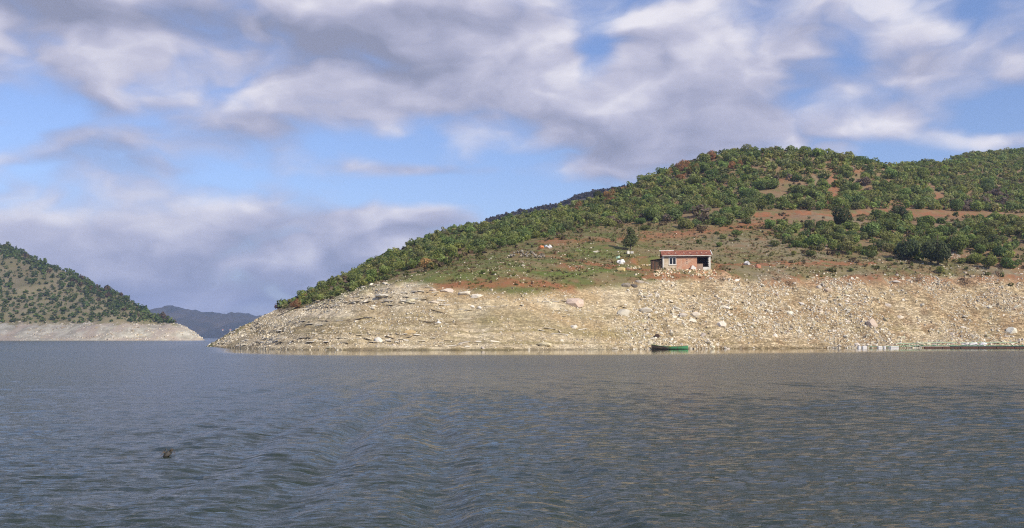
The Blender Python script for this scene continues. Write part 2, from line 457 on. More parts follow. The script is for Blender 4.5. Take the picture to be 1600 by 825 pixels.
# colours of rock, soil and turf as they are (no light in them)
def L(c): return np.array(c, float)
CREAM, PALE, TAN, OLIVE = L((.435, .38, .27)), L((.56, .52, .42)), L((.37, .29, .18)), L((.225, .20, .10))
RED, BROWN, GRASS, DRY, GREYB = L((.265, .115, .058)), L((.205, .125, .07)), L((.110, .130, .038)), L((.190, .158, .080)), L((.225, .195, .135))
def mixc(a, b, f): return a * (1 - f[..., None]) + b * f[..., None]
n_col = fbm(XX * 0.16, YY * 0.16, 4, 51); n_col2 = fbm(XX * 0.5, YY * 0.5, 3, 61); n_str = fbm(XX * 0.03, (ZS + warp * 0.4) * 2.2, 4, 71)
C = np.broadcast_to(CREAM, ZZ.shape + (3,)).copy()
C = mixc(C, PALE, np.clip((n_col - 0.45) * 4, 0, 1) * 0.8)
C = mixc(C, OLIVE, np.clip((n_str - 0.50) * 6, 0, 1) * 0.75 * np.clip((VV - 470) / 30, 0, 1))
right = np.clip((UU - 1000) / 200, 0, 1)
n_str2 = fbm(XX * 0.05, (ZS + warp * 0.4) * 5.0, 3, 75)
C = mixc(C, L((.20, .165, .10)), np.clip((n_str2 - 0.50) * 9, 0, 1) * 0.65 * (0.5 + 0.5 * leftness))
C = mixc(C, L((.28, .225, .155)), right * .4)
C = mixc(C, BROWN, np.clip((n_col2 - 0.45) * 4, 0, 1) * (0.15 + 0.35 * right))
tanm = np.maximum(stroke(UU, VV, [(680, 452), (780, 455), (880, 455), (930, 458)], 16, 0.8), stroke(UU, VV, [(790, 460), (860, 490), (930, 510), (960, 525)], 13, 0.9) * 0.8)
C = mixc(C, TAN, np.clip(tanm + (n_mid - 0.5), 0, 1))
C = mixc(C, OLIVE, stroke(UU, VV, [(760, 500), (900, 515), (1010, 520)], 14, 1.0) * np.clip((n_col - 0.25) * 3, 0, 1) * 0.8)
wet = np.clip((0.35 - ZZ) / 0.3, 0, 1)
V_ = mixc(np.broadcast_to(DRY, ZZ.shape + (3,)).copy(), GRASS, np.clip((n_col - 0.36) * 4, 0, 1) * (0.45 + 0.45 * np.clip((1060 - UU) / 100, 0, 1)))
V_ = mixc(V_, GREYB, np.clip((n_big - 0.5) * 5, 0, 1) * np.clip((UU - 1000) / 200, 0, 1) * 0.7)
V_ = mixc(V_, BROWN, np.clip((n_col2 - 0.50) * 4, 0, 1) * 0.7)
und = np.clip((np.interp(UU, [400, 600, 700, 850, 930, 1060, 1180, 1230, 1340, 1600], [500, 440, 412, 374, 357, 347, 347, 392, 402, 416]) - VV) / 10, 0, 1)
V_ = mixc(V_, L((.225, .145, .09)), und * np.clip((n_col2 - 0.25) * 3, 0, 1) * 0.8)
reds = [([(690, 446), (740, 444), (830, 444), (890, 448)], 8, .92), ([(855, 400), (900, 407), (960, 417), (1030, 424)], 2.6, 1), ([(800, 396), (900, 398)], 3, .5),
        ([(1112, 413), (1200, 413), (1300, 412), (1360, 411)], 2.6, 1), ([(1010, 372), (1100, 362), (1190, 350)], 9, .75), ([(850, 379), (910, 376), (970, 372)], 5, .75),
        (TR, 3.6, 1.0), ([(1308, 255), (1305, 290), (1296, 325)], 7, .8), ([(985, 404), (1010, 410)], 8, .75), ([(1000, 432), (1150, 431)], 5, .8),
        ([(1200, 440), (1400, 436), (1600, 436)], 8, .6), ([(1325, 268), (1350, 266)], 5, .7), ([(1455, 305), (1475, 318)], 9, .75), ([(1210, 282), (1240, 280)], 6, .5),
        ([(880, 415), (910, 418)], 5, .8), ([(1190, 372), (1230, 330), (1250, 300)], 7, .45), ([(1390, 320), (1600, 345)], 14, .35), ([(1480, 398), (1600, 420)], 10, .45)]
rd = np.zeros(ZZ.shape)
for pts, w, s in reds: rd = np.maximum(rd, stroke(UU + (n_mid - .5) * 30, VV + (n_col2 - .5) * 10, pts, w, 0.7) * s)
V_ = mixc(V_, RED, np.clip(rd * (n_fine * 1.9 - .05) , 0, .92))
C = mixc(C, RED, np.clip(rd * 0.7 * (0.4 + n_mid), 0, 1))
g_str = np.maximum(stroke(UU, VV, [(640, 437), (720, 428), (800, 425), (860, 428)], 8, 1) * .5, stroke(UU, VV, [(830, 425), (880, 429), (950, 422)], 6, 1) * .8)
g_str = np.maximum(g_str, stroke(UU, VV, [(900, 390), (960, 395), (1020, 405)], 9, 1) * .6)
V_ = mixc(V_, L((.105, .155, .03)), np.clip(g_str * (0.4 + n_mid * 1.1), 0, 1) * (1 - np.clip(rd * 1.3, 0, 1)))
C = mixc(V_, C, band)
C *= (1 - 0.45 * wet)[..., None]

def grid_faces(ny, nx, keep=None):
    j, i = np.meshgrid(np.arange(ny - 1), np.arange(nx - 1), indexing='ij')
    a = (j * nx + i); f = np.stack([a, a + 1, a + nx + 1, a + nx], -1).reshape(-1, 4)
    return f if keep is None else f[keep.reshape(-1)]
kz = ZZ > -3.0
keep = kz[:-1, :-1] | kz[1:, :-1] | kz[:-1, 1:] | kz[1:, 1:]
def compact(v, f, t):
    used = np.unique(f); m = np.full(len(v), -1); m[used] = np.arange(len(used))
    return v[used], m[f], t[used]
v_, f_, t_ = compact(np.stack([XX, YY, ZZ], -1).reshape(-1, 3), grid_faces(len(GY), len(GX), keep), np.concatenate([C, (band * (0.6 + 0.4 * np.clip((UU - 900) / 200, 0, 1)))[..., None]], -1).reshape(-1, 4))
tag(mesh_np('hill', v_, f_, M_TERRAIN, t_, smooth=True), 'wooded hill rising behind a bare rocky drawdown shore', kind='structure')

# ------------------------------------------------------------------ the hill across the water, far ridge, far mountains
def ridge_terrain(name, cols2, xr, yr, nx, ny, colour, label, amp, seed, lam=0.02, fine=0.0):
    pts = []
    for u, prof in cols2:
        for (d, z) in prof: pts.append(((u - 800) / FPX * d, d, z))
    pts = np.array(pts); h = tps_fit(pts[:, :2], pts[:, 2], lam)
    xs = np.linspace(*xr, nx); ys = np.linspace(*yr, ny); X, Y = np.meshgrid(xs, ys)
    Z = h(X, Y); n = fbm(X * .03, Y * .03, 5, seed); Z = Z + (n - .5) * amp * np.clip(Z / 6, 0.05, 1)
    if fine: Z = Z + ((fbm(X * .14, Y * .07, 3, seed + 9) - .5) * 2.6 + (fbm(X * .045, Y * .012, 2, seed + 12) - .5) * 5) * np.clip(Z / 4, 0, 1) * fine
    t = colour(X, Y, Z)
    k = Z > -4; kp = k[:-1, :-1] | k[1:, :-1] | k[:-1, 1:] | k[1:, 1:]
    v, f, t = compact(np.stack([X, Y, Z], -1).reshape(-1, 3), grid_faces(ny, nx, kp), t.reshape(-1, 3))
    o = tag(mesh_np(name, v, f, M_TERRAIN, t, smooth=True), label, kind='structure')
    def gz(x, y):
        x = np.atleast_1d(x); y = np.atleast_1d(y)
        i = np.clip(((x - xs[0]) / (xs[1] - xs[0])), 0, nx - 1.001); j = np.clip(((y - ys[0]) / (ys[1] - ys[0])), 0, ny - 1.001)
        a, b = i.astype(int), j.astype(int); fx, fy = i - a, j - b
        return (Z[b, a] * (1 - fx) + Z[b, a + 1] * fx) * (1 - fy) + (Z[b + 1, a] * (1 - fx) + Z[b + 1, a + 1] * fx) * fy
    return o, gz

def zv(u, v, d): return (d, float(ray_pt(u, v, d)[2]))
lc = []
for u, v_s, dc, ds in [(-260, 330, 1000, 700), (-120, 352, 1000, 700), (0, 388, 980, 705), (50, 405, 960, 710), (100, 425, 930, 715), (150, 449, 900, 720), (200, 472, 860, 725), (250, 494, 810, 732), (282, 508, 775, 740)]:
    zc = zv(u, v_s, dc)
    lc.append((u, [(ds, 0.0), (ds - 30, -6), (ds - 120, -20), (ds + 32, 12.0), ((ds + 32) * .5 + dc * .5, 12 + (zc[1] - 12) * .55), zc, (dc + 120, zc[1] - 12), (dc + 300, zc[1] - 60)]))
lc.append((318, [(765, 0.0), (740, -4), (800, -3), (900, -20)])); lc.append((380, [(765, -14), (900, -25), (700, -20)])); lc.append((302, [(755, 4.6), (742, 0), (790, 1)]))
def left_col(X, Y, Z):
    n = fbm(X * .05, Y * .05, 4, 3); n2 = fbm(X * .25, Y * .25, 3, 4); s = fbm(X * .01, Z * .9, 3, 8)
    c = np.broadcast_to(L((.27, .235, .14)), X.shape + (3,)).copy()
    c = mixc(c, L((.17, .155, .07)), np.clip((n - .4) * 4, 0, 1) * .7); c = mixc(c, L((.28, .20, .12)), np.clip((n2 - .5) * 4, 0, 1) * .3)
    r = mixc(np.broadcast_to(L((.46, .45, .38)), X.shape + (3,)).copy(), L((.33, .31, .25)), np.clip((s - .42) * 4, 0, 1) * .7)
    r = mixc(r, L((.56, .53, .46)), np.clip((n2 - .5) * 5, 0, 1) * .5)
    b = np.clip((12.2 + (n2 - .5) * 5 - Z) / .8, 0, 1)
    n3 = fbm(X * .45, Y * .45 + Z * .5, 3, 6); gl = fbm(X * .12, Z * .25, 3, 7)
    r = mixc(r, L((.25, .23, .19)), np.clip((n3 - .48) * 7, 0, 1) * .7); r = mixc(r, L((.36, .30, .25)), np.clip((gl - .45) * 5, 0, 1) * .75)
    c = mixc(c, L((.20, .20, .09)), np.clip((n3 - .5) * 5, 0, 1) * .5)
    return mixc(c, r, b)
left_o, left_gz = ridge_terrain('hill_across_water', lc, (-780, -200), (640, 1320), 330, 230, left_col, 'steep hill with scattered shrubs across the water', 6.0, 5, fine=1.0)

def far_col(X, Y, Z):
    n = fbm(X * .004, Y * .004, 5, 3); n2 = fbm(X * .02, Y * .02, 4, 13)
    c = np.broadcast_to(L((.030, .036, .030)), X.shape + (3,)).copy()  # dark forest tone, with cloud shade on the mountains put into the colour
    c = mixc(c, L((.085, .075, .055)), np.clip((n - .5) * 5, 0, 1) * .8); return mixc(c, L((.02, .028, .02)), np.clip((n2 - .45) * 4, 0, 1) * .7)
fc = []
for u, v_s in [(-300, 470), (0, 470), (120, 484), (200, 489), (245, 486), (268, 480.5), (285, 482), (310, 488), (330, 492.5), (350, 491), (372, 490.5), (400, 495), (440, 500), (560, 500), (760, 495), (1000, 498)]:
    zc = zv(u, v_s, 3600)
    fc.append((u, [(2700, -14), (2900, 0), (3150, zc[1] * .42), zc, (4000, zc[1] * .7), (4600, zc[1] * .3)]))
far_o, far_gz = ridge_terrain('mountains', fc, (-2900, 900), (2700, 4600), 300, 150, far_col, 'dark blue forested mountains at the end of the lake', 34.0, 15, 0.004)
bc = []
for u, v_s in [(640, 420), (720, 370), (765, 343), (800, 338), (830, 330), (870, 321), (905, 314), (950, 303), (1050, 290), (1200, 285), (1350, 290)]:
    zc = zv(u, v_s, 950)
    bc.append((u, [(620, 5), (760, zc[1] * .5), zc, (1080, zc[1] * .9), (1300, zc[1] * .5)]))
def ridge_col(X, Y, Z):
    n = fbm(X * .05, Y * .05, 4, 33); c = np.broadcast_to(L((.05, .045, .04)), X.shape + (3,)).copy()
    return mixc(c, L((.10, .075, .06)), np.clip((n - .45) * 4, 0, 1))
ridge_o, ridge_gz = ridge_terrain('ridge', bc, (-60, 420), (620, 1300), 200, 110, ridge_col, 'dark wooded ridge behind the near hill', 10.0, 25)

# ------------------------------------------------------------------ water
def make_water():
    ys = [9.0]
    while ys[-1] < 60: ys.append(ys[-1] * 1.0040)
    while ys[-1] < 90: ys.append(ys[-1] * 1.012)
    while ys[-1] < 9000: ys.append(ys[-1] * 1.03)
    ys = np.array(ys); nx = 344
    s = np.linspace(-1, 1, nx); X = s[None] * (ys[:, None] * 0.72 + 3.0); Y = np.repeat(ys[:, None], nx, 1)
    r = np.random.default_rng(3)
    Z = np.zeros(X.shape)
    patchy = 0.45 + 1.1 * fbm(X * .22 + 3, Y * .10, 3, 77)
    for k in range(46):
        lam = 0.15 * (0.60 / 0.15) ** (k / 45.0)
        th = r.normal(0, 0.30) + (0.14 if k % 2 else -0.18)
        kx, ky = math.sin(th) * 2 * math.pi / lam, math.cos(th) * 2 * math.pi / lam
        amp = 0.0050 * lam ** 0.66 * min(1.0, .27 / lam)
        fade = np.clip(2.0 - Y * 0.0040 * 3.6 / lam, 0, 1)
        Z += amp * fade * np.sin(kx * X + ky * Y + r.uniform(0, 6.28) + 1.2 * fbm(X * .3 / lam * .5, Y * .3 / lam * .5, 2, k)) * patchy
    # wake of the passing boat: short steep crests that lie nearly along the line of sight
    lam = 1.75
    wob = (fbm(X * .25, Y * .12, 2, 91) - .5) * 1.1
    ph = 2 * math.pi * (X + 0.05 * Y + wob) / lam
    prof = np.sin(ph) + 0.35 * np.sin(2 * ph + 1.4)
    axis_x = -1.0 - 0.19 * (Y - 10)
    env = np.exp(-((X - axis_x) / (2.6 + 0.03 * Y)) ** 2) * np.clip((95 - Y) / 60, 0, 1)
    env *= 0.35 + 1.3 * fbm(X * .5, Y * .2, 2, 95)
    Z += 0.058 * prof * env
    lam2 = 2.9; ph2 = 2 * math.pi * (X * .82 - Y * .57 + wob) / lam2
    Z += 0.018 * np.sin(ph2) * np.exp(-((X + 7.5) / 5.0) ** 2) * np.exp(-((Y - 12) / 12) ** 2)
    Z *= np.clip((Y - 8.9) / 1, 0, 1)
    hs = np.full(X.shape, -30.0); near = (Y < 420) & (Y > 60) & (X > -140) & (X < 300)
    hs[near] = Hs(X[near], Y[near])
    calm = np.clip((hs + 12.0 + 3 * (fbm(X * .03, Y * .02, 2, 8) - .5)) / 2.5, 0, 1) * np.clip((X / Y + .30) / .03, 0, 1) * (Y > 100); calm = calm * calm * (3 - 2 * calm)
    hl = np.clip(1 - np.abs(Y - 690) / 90, 0, 1) * (X < -150) * 0.5
    calm = np.maximum(calm, hl)
    far = np.clip((Y - 12) / 60, 0, 1)
    rough = 0.06 + 0.13 * far
    rough = rough * (1 - calm) + 0.03 * calm
    wind = fbm(X * .035, Y * .012, 4, 55)
    rough = rough * (0.8 + 0.5 * wind)
    t = np.stack([rough, calm, wind], -1)
    m, g, b, out = new_mat('water')
    at_ = g.n('ShaderNodeAttribute', attribute_name='tint'); sepr = g.n('ShaderNodeSeparateColor'); g.link(at_.outputs['Color'], sepr.inputs[0])
    pos = g.n('ShaderNodeNewGeometry').outputs['Position']
    b.inputs['Base Color'].default_value = (0.024, 0.036, 0.027, 1); b.inputs['IOR'].default_value = 1.333
    g.link(sepr.outputs[0], b.inputs['Roughness'])
    w1 = g.noise(g.v('MULTIPLY', pos, (1.0, 2.1, 1)), 6.0, 4.0, 0.6, 0.5)
    w2 = g.noise(g.v('MULTIPLY', pos, (0.5, 1.5, 1)), 0.55, 4.0, 0.6, 0.3)
    sy = g.n('ShaderNodeSeparateXYZ'); g.link(pos, sy.inputs[0])
    w3 = g.noise(g.v('MULTIPLY', pos, (1.3, .42, 1)), 1.0, 3.0, 0.6)
    hgt = g.m('ADD', g.m('ADD', g.m('MULTIPLY', w1, 0.030), g.m('MULTIPLY', w2, 0.14)), g.m('MULTIPLY', w3, g.m('MULTIPLY', g.smooth(sy.outputs[1], 22, 80), .5)))
    bp = g.n('ShaderNodeBump'); g.put(bp.inputs['Strength'], g.m('MULTIPLY_ADD', sepr.outputs[1], -0.97, 1.0)); bp.inputs['Distance'].default_value = 1.0
    g.link(hgt, bp.inputs['Height']); g.link(bp.outputs[0], b.inputs['Normal'])
    v = np.stack([X, Y, Z], -1).reshape(-1, 3)
    # apron of plain water round the patch, so that the lake goes on to the sides and behind
    o = mesh_np('water', v, grid_faces(len(ys), nx), m, t.reshape(-1, 3), smooth=True)
    tag(o, 'grey blue rippled water of the reservoir', kind='structure')
    bm = bmesh.new()
    xl = [(-9000, -3.0 - ys[0] * .72), (3.0 + ys[0] * .72, 9000)]
    def q(ps):
        bm.faces.new([bm.verts.new(p) for p in ps])
    y0, y1 = float(ys[0]), float(ys[-1])
    q([(-9000, -9000, -.05), (9000, -9000, -.05), (9000, y0, -.05), (-9000, y0, -.05)])
    q([(-9000, y0, -.05), (-3 - y0 * .72, y0, -.05), (-3 - y1 * .72, y1, -.05), (-9000, y1, -.05)])
    q([(3 + y0 * .72, y0, -.05), (9000, y0, -.05), (9000, y1, -.05), (3 + y1 * .72, y1, -.05)])
    me = bpy.data.meshes.new('lake'); bm.to_mesh(me); bm.free()
    me.materials.append(mat_plain('lake', (0.02, 0.03, 0.03), 0.25, 0.1))
    tag(ob('water_around', me), 'open lake water on all sides', kind='structure')
make_water()

# ------------------------------------------------------------------ foliage
GREENS = [L((.192, .238, .076)), L((.164, .214, .072)), L((.226, .258, .094)), L((.138, .182, .072)), L((.212, .224, .100))]
RUST, BARE = L((.31, .185, .095)), L((.16, .125, .105))

def crown(seed, nleaf, size, shape='round', lobes=8):
    """leaf faces spread over a lumpy crown; radius about 1, height about 1.7; returns verts, quads, per-vertex shade"""
    r = np.random.default_rng(seed)
    if shape == 'cone':
        c = []; rad = []
        for k in range(lobes + 8):
            h = r.uniform(.0, 1.0) ** 1.1; w = (1 - h ** 1.3) * .82 + .05; a = r.uniform(0, 6.28); q = w * math.sqrt(r.uniform(0, 1)) * .8
            c.append((math.cos(a) * q, math.sin(a) * q, .80 + h * 1.75)); rad.append(.24 + .24 * (1 - h))
        c = np.array(c); rad = np.array(rad); sq = .9
    else:
        a = r.uniform(0, 6.28, lobes); q = np.sqrt(r.uniform(0.05, 1, lobes)) * .62
        c = np.stack([np.cos(a) * q, np.sin(a) * q * .95, .45 + r.uniform(0, .75, lobes) * (1.15 - q * .8)], -1); rad = r.uniform(.34, .58, lobes) * (1.08 - .3 * q); sq = .85
        c[0] = (0, 0, .7); rad[0] = .6
    n = nleaf * 3
    k = r.choice(len(rad), n, p=rad ** 2 / (rad ** 2).sum())
    d = r.normal(size=(n, 3)); d /= np.linalg.norm(d, axis=1)[:, None]
    p = c[k] + d * (rad[k] * r.uniform(.72, 1.08, n))[:, None] * np.array([1, 1, sq])
    inside = np.zeros(n, bool)
    for cc, rr in zip(c, rad):
        inside |= (((p - cc) / np.array([1, 1, sq])) ** 2).sum(1) < (rr * .66) ** 2
    okk = (~inside) & (p[:, 2] > 0.02)
    p = p[okk][:nleaf]; d = d[okk][:nleaf]; k = k[okk][:nleaf]; n = len(p)
    nr = d + r.normal(size=(n, 3)) * .55 + np.array([0, 0, .25]); nr /= np.linalg.norm(nr, axis=1)[:, None]
    t1 = np.cross(nr, r.normal(size=(n, 3))); t1 /= np.linalg.norm(t1, axis=1)[:, None]; t2 = np.cross(nr, t1)
    s = size * r.uniform(.6, 1.35, n)[:, None]; e = r.uniform(.55, 1.0, n)[:, None]
    v = np.stack([p - t1 * s, p - t2 * s * e * .8, p + t1 * s, p + t2 * s * e], 1).reshape(-1, 3)
    f = np.arange(n * 4).reshape(-1, 4)
    lob = r.uniform(.78, 1.22, len(rad))[k] * r.uniform(.72, 1.28, n)
    return v, f, np.repeat(lob, 4)

def crown_mesh(name, seed, nleaf, size, col, shape='round', lobes=8):
    v, f, s = crown(seed, nleaf, size, shape, lobes)
    return mesh_np(name, v, f, M_LEAF, col[None] * s[:, None], link=False)

def trunk_mesh(seed, h, rad):
    r = random.Random(seed); mb = MB()
    mb.tube([(0, 0, -.25), (.03, .01, h * .35), (.05 * r.uniform(-1, 1), .04, h * .7), (.08 * r.uniform(-1, 1), .05, h)], [rad, rad * .8, rad * .55, rad * .25], 5)
    for k in range(4):
        a = r.uniform(0, 6.28); z = h * r.uniform(.25, .6); l = r.uniform(.35, .6)
        mb.tube([(0, 0, z), (math.cos(a) * l * .5, math.sin(a) * l * .5, z + l * .35), (math.cos(a) * l, math.sin(a) * l, z + l * .8)], [rad * .5, rad * .35, rad * .15], 4)
    o = mb.build('trunk', M_BARK); me = o.data; bpy.data.objects.remove(o)
    return me

TRUNKS = [trunk_mesh(i, .95, .07) for i in range(3)]
CROWNS = [crown_mesh('crown', 100 + i, 950, .085, GREENS[i % 5], lobes=7 + i % 5) for i in range(10)]
RUSTS = [crown_mesh('crown', 200 + i, 620, .085, RUST * (0.9 + .15 * i), lobes=7) for i in range(3)]
BARES = [crown_mesh('crown', 300 + i, 300, .06, BARE, lobes=6) for i in range(3)]
LOD = [crown(400 + i, 104, .215, lobes=6 + i % 4) for i in range(10)]
LOD2 = [crown(500 + i, 32, .35, lobes=5) for i in range(8)]

def tree(name, label, cat, group, pos, s, rz, crown_me, trunk_me, sz=1.0):
    e = empty(name, pos, rz); e.scale = (s, s, s * sz); tag(e, label, cat, group)
    ob('trunk', trunk_me, e); ob('crown', crown_me, e)
    return e

# scatter of shrubs on the near hill -----------------------------------------------------------
TL_U = np.array([300, 425, 470, 520, 560, 600, 640, 700, 760, 850, 930, 1000, 1060, 1110, 1180, 1205, 1240, 1340, 1440, 1520, 1600, 2000])
TL_V = np.array([480, 486, 481, 468, 456, 440, 424, 410, 396, 374, 357, 351, 348, 352, 346, 368, 388, 398, 409, 414, 416, 418])
CLEAR = [(1215, 300, 42, 9), (1240, 285, 30, 6), (1302, 285, 9, 32), (1340, 268, 18, 5), (1465, 308, 22, 11), (1250, 347, 40, 4), (1190, 320, 16, 6), (1165, 352, 30, 9),
         (1400, 318, 25, 8), (1550, 332, 40, 4), (1500, 400, 34, 9), (1390, 398, 20, 6), (1545, 403, 20, 8), (630, 385, 9, 3), (720, 388, 8, 3), (700, 400, 10, 3), (1075, 335, 20, 5), (1120, 330, 20, 5), (1345, 345, 20, 6)]
def scatter_near():
    r = np.random.default_rng(21); out = []
    cell = {}
    def ok(x, y, dmin):
        ci, cj = int(x // 4), int(y // 4)
        for a in (-1, 0, 1):
            for b in (-1, 0, 1):
                for (px, py) in cell.get((ci + a, cj + b), ()):
                    if (px - x) ** 2 + (py - y) ** 2 < dmin * dmin: return False
        cell.setdefault((ci, cj), []).append((x, y)); return True
    n = 80000
    X = r.uniform(-75, 360, n); Y = 195 + (r.uniform(0, 1, n) ** .8) * 455
    Z = ground(X, Y); U, V, dep = project(X, Y, Z)
    tl = np.interp(U, TL_U, TL_V) + (fbm(X * .12, Y * .12, 3, 17) - .5) * 12
    dens = np.clip((tl - V) / 5, 0, 1)
    gap = fbm(X * .055, Y * .055, 3, 19)
    dens *= np.where(U > 1150, np.clip((gap - .27) * 8, .28, 1), np.clip((gap - .12) * 8, .5, 1))
    for (cu, cv_, ru, rv) in CLEAR: dens *= np.clip(((U - cu) / ru) ** 2 + ((V - cv_ - 4) / (rv + 2)) ** 2 - .25, 0, 1)
    dtr = V - np.interp(U, [p[0] for p in TR], [p[1] for p in TR])
    on_track = (U > 1175) & (dtr > -5) & (dtr < 7 + 9 * (fbm(X * .1, Y * .1, 2, 23) > .44))
    dens = np.where(on_track, 0.0, dens)
    okm = (r.uniform(0, 1, n) < dens) & (U > 300) & (U < 1660) & (Z > 7)
    # drop what lies well behind the crest
    crest_d = np.interp(U, [c[0] for c in cols], [c[4][1] for c in cols])
    okm &= (Y < crest_d + 14)
    size = r.lognormal(0, .30, n) * 1.78
    size = np.clip(size, .85, 3.1) * np.where(U < 1000, .68, .95) * np.where((U > 1380) & (Y > 400), .72, 1)
    size *= np.where(U < 640, .82, 1)
    for i in np.nonzero(okm)[0]:
        s = size[i]
        if ok(X[i], Y[i], .82 * s + .75): out.append((X[i], Y[i], Z[i], s, U[i], V[i], dep[i]))
    return out
SH = scatter_near()
rust_spots = [(1062, 262, 15), (1080, 257, 10), (1072, 268, 10), (962, 296, 8), (974, 290, 8), (951, 306, 6), (1112, 240, 8), (1128, 262, 7), (1148, 255, 6), (1170, 246, 5), (906, 322, 5), (925, 317, 4), (1190, 240, 4), (1345, 262, 4)]
bare_spots = [(1225, 285, 16), (1212, 292, 10), (1090, 345, 10), (1050, 352, 10), (1560, 310, 20), (1500, 325, 16), (1350, 292, 10), (960, 352, 12), (1000, 346, 12)]
def which(u, v, spots): return any(((u - a) / (c + 2)) ** 2 + ((v - b) / (c * .8 + 2)) ** 2 < 1 for a, b, c in spots)
zone_names = [
    (lambda u, v: u < 640, 'on the low left shoulder of the near hill'),
    (lambda u, v: u < 800, 'above the grassy terrace left of the stone heap'),
    (lambda u, v: u < 960, 'at the wood edge above the stone heap'),
    (lambda u, v: u < 1110, 'on the slope above the brick house'),
    (lambda u, v: u < 1230 and v < 335, 'beside the bare earth clearings left of the gully'),
    (lambda u, v: u < 1230, 'on the slope right of the brick house'),
    (lambda u, v: v < 333 and u < 1300, 'between the gully and the summit clearings'),
    (lambda u, v: v < 333 and u < 1400, 'above the red earth track right of the gully'),
    (lambda u, v: v < 333 and u < 1500, 'above the red earth track below the saddle'),
    (lambda u, v: v < 333, 'above the red earth track on the rear right slope'),
    (lambda u, v: u < 1340, 'just below the start of the red earth track'),
    (lambda u, v: u < 1480, 'below the red earth track beside the two large pines'),
    (lambda u, v: True, 'below the red earth track at the right picture edge'),
]
def zone(u, v):
    for f, s in zone_names:
        if f(u, v): return s
vis = [i for i, s in enumerate(SH) if 300 < s[4] < 1598]
apparent = sorted(vis, key=lambda i: -SH[i][3] / SH[i][6])
# the nearest, largest ones as things of their own (kept apart from rust and bare ones)
single = set(); green_n = 0
kind_of = {}
rk = random.Random(4)
for i, s in enumerate(SH):
    k = 'green'
    if which(s[4], s[5] - 4, rust_spots) and rk.random() < .3: k = 'rust'
    elif which(s[4], s[5] - 3, bare_spots) and rk.random() < .55: k = 'bare'
    kind_of[i] = k
for i in apparent:
    if kind_of[i] == 'green' and green_n < 285: single.add(i); green_n += 1
    elif kind_of[i] == 'rust': single.add(i)
rr = random.Random(8)
for n_, i in enumerate(sorted(single)):
    x, y, z, s, u, v, dep = SH[i]
    if kind_of[i] == 'rust':
        near_peak = u > 1030
        tree('rust_shrub', 'rust brown leafed shrub ' + ('in the patch below the summit of the hill' if near_peak else 'on the skyline ridge left of the summit'), 'shrub',
             'rust brown shrubs', (x, y, z - .15), s * .95, rr.uniform(0, 6.28), RUSTS[n_ % 3], TRUNKS[n_ % 3], rr.uniform(.9, 1.2))
    else:
        big = 'very large spreading' if s > 2.75 else 'tall dense' if s > 2.3 else 'broad' if s > 2.0 else 'low dense' if s < 1.5 else 'middling dense'
        tree('evergreen_shrub', f'{big} green evergreen shrub {zone(u, v)}', 'shrub', 'evergreen shrubs ' + zone(u, v),
             (x, y, z - .15), s, rr.uniform(0, 6.28), CROWNS[rr.randrange(10)], TRUNKS[n_ % 3], rr.uniform(.8, 1.12))
def merge(items, lods, tintf):
    vs, fs, ts = [], [], []; off = 0
    r = np.random.default_rng(2)
    for it in items:
        x, y, z, s = it[:4]
        v, f, sh = lods[r.integers(len(lods))]
        a = r.uniform(0, 6.28); ca, sa = math.cos(a), math.sin(a); h = r.uniform(.8, 1.15)
        w = np.empty_like(v); ex = r.uniform(.8, 1.35); ey = r.uniform(.75, 1.1); w[:, 0] = (v[:, 0] * ex * ca - v[:, 1] * ey * sa) * s + x; w[:, 1] = (v[:, 0] * ex * sa + v[:, 1] * ey * ca) * s + y; w[:, 2] = v[:, 2] * s * h + z - .15
        vs.append(w); fs.append(f + off); off += len(v); ts.append(tintf(it, r)[None] * sh[:, None])
    return np.concatenate(vs), np.concatenate(fs), np.concatenate(ts)
def near_tint(it, r):
    k = it[7]
    if k == 'bare': return BARE * r.uniform(.8, 1.2)
    return GREENS[r.integers(5)] * r.uniform(.78, 1.2) * np.array([r.uniform(.9, 1.15), 1, r.uniform(.85, 1.1)])
rest = [SH[i] + (kind_of[i],) for i in range(len(SH)) if i not in single]
v_, f_, t_ = merge(rest, LOD, near_tint)
tag(mesh_np('shrub_foliage', v_, f_, M_LEAF_MASS, t_), 'dense mass of green evergreen scrub covering the near hill', kind='stuff')
print('near shrubs', len(SH), 'single', len(single), 'mass quads', len(f_))

def undergrowth():
    r = np.random.default_rng(23); n = 9000
    X = r.uniform(-75, 300, n); Y = 195 + r.uniform(0, 1, n) * 330; Z = ground(X, Y); U, V, dep = project(X, Y, Z)
    tl = np.interp(U, TL_U, TL_V) + 8 + (fbm(X * .12, Y * .12, 3, 27) - .5) * 26 + np.where(U > 1090, 26 * (fbm(X * .2, Y * .2, 2, 28) > .52), 0)
    dtr = V - np.interp(U, [p[0] for p in TR], [p[1] for p in TR])
    crest_d = np.interp(U, [c[0] for c in cols], [c[4][1] for c in cols])
    ok = (V < tl) & (U > 420) & (U < 1640) & (Z > 9) & ~((U > 1175) & (np.abs(dtr) < 4)) & (Y < crest_d + 6) & (r.uniform(0, 1, n) < np.clip((fbm(X * .08, Y * .08, 3, 29) - .25) * 3, .1, 1))
    ok &= ~((np.abs(U - 1303) < 6) & (V > 255) & (V < 325))
    s = np.clip(r.lognormal(-.45, .3, n), .35, 1.2)
    return [(X[i], Y[i], Z[i], s[i]) for i in np.nonzero(ok)[0]][:3600]
UG = undergrowth()
UPAL = [L((.12, .14, .045)), L((.15, .15, .06)), L((.16, .12, .075)), L((.10, .125, .045)), L((.13, .10, .07))]
v_, f_, t_ = merge(UG, [crown(600 + i, 44, .30, lobes=5) for i in range(6)], lambda it, r: UPAL[r.integers(5)] * r.uniform(.75, 1.2))
tag(mesh_np('undergrowth', v_, f_, M_LEAF_MASS, t_), 'low green and brown undergrowth between the shrubs', kind='stuff')
print('undergrowth', len(UG))

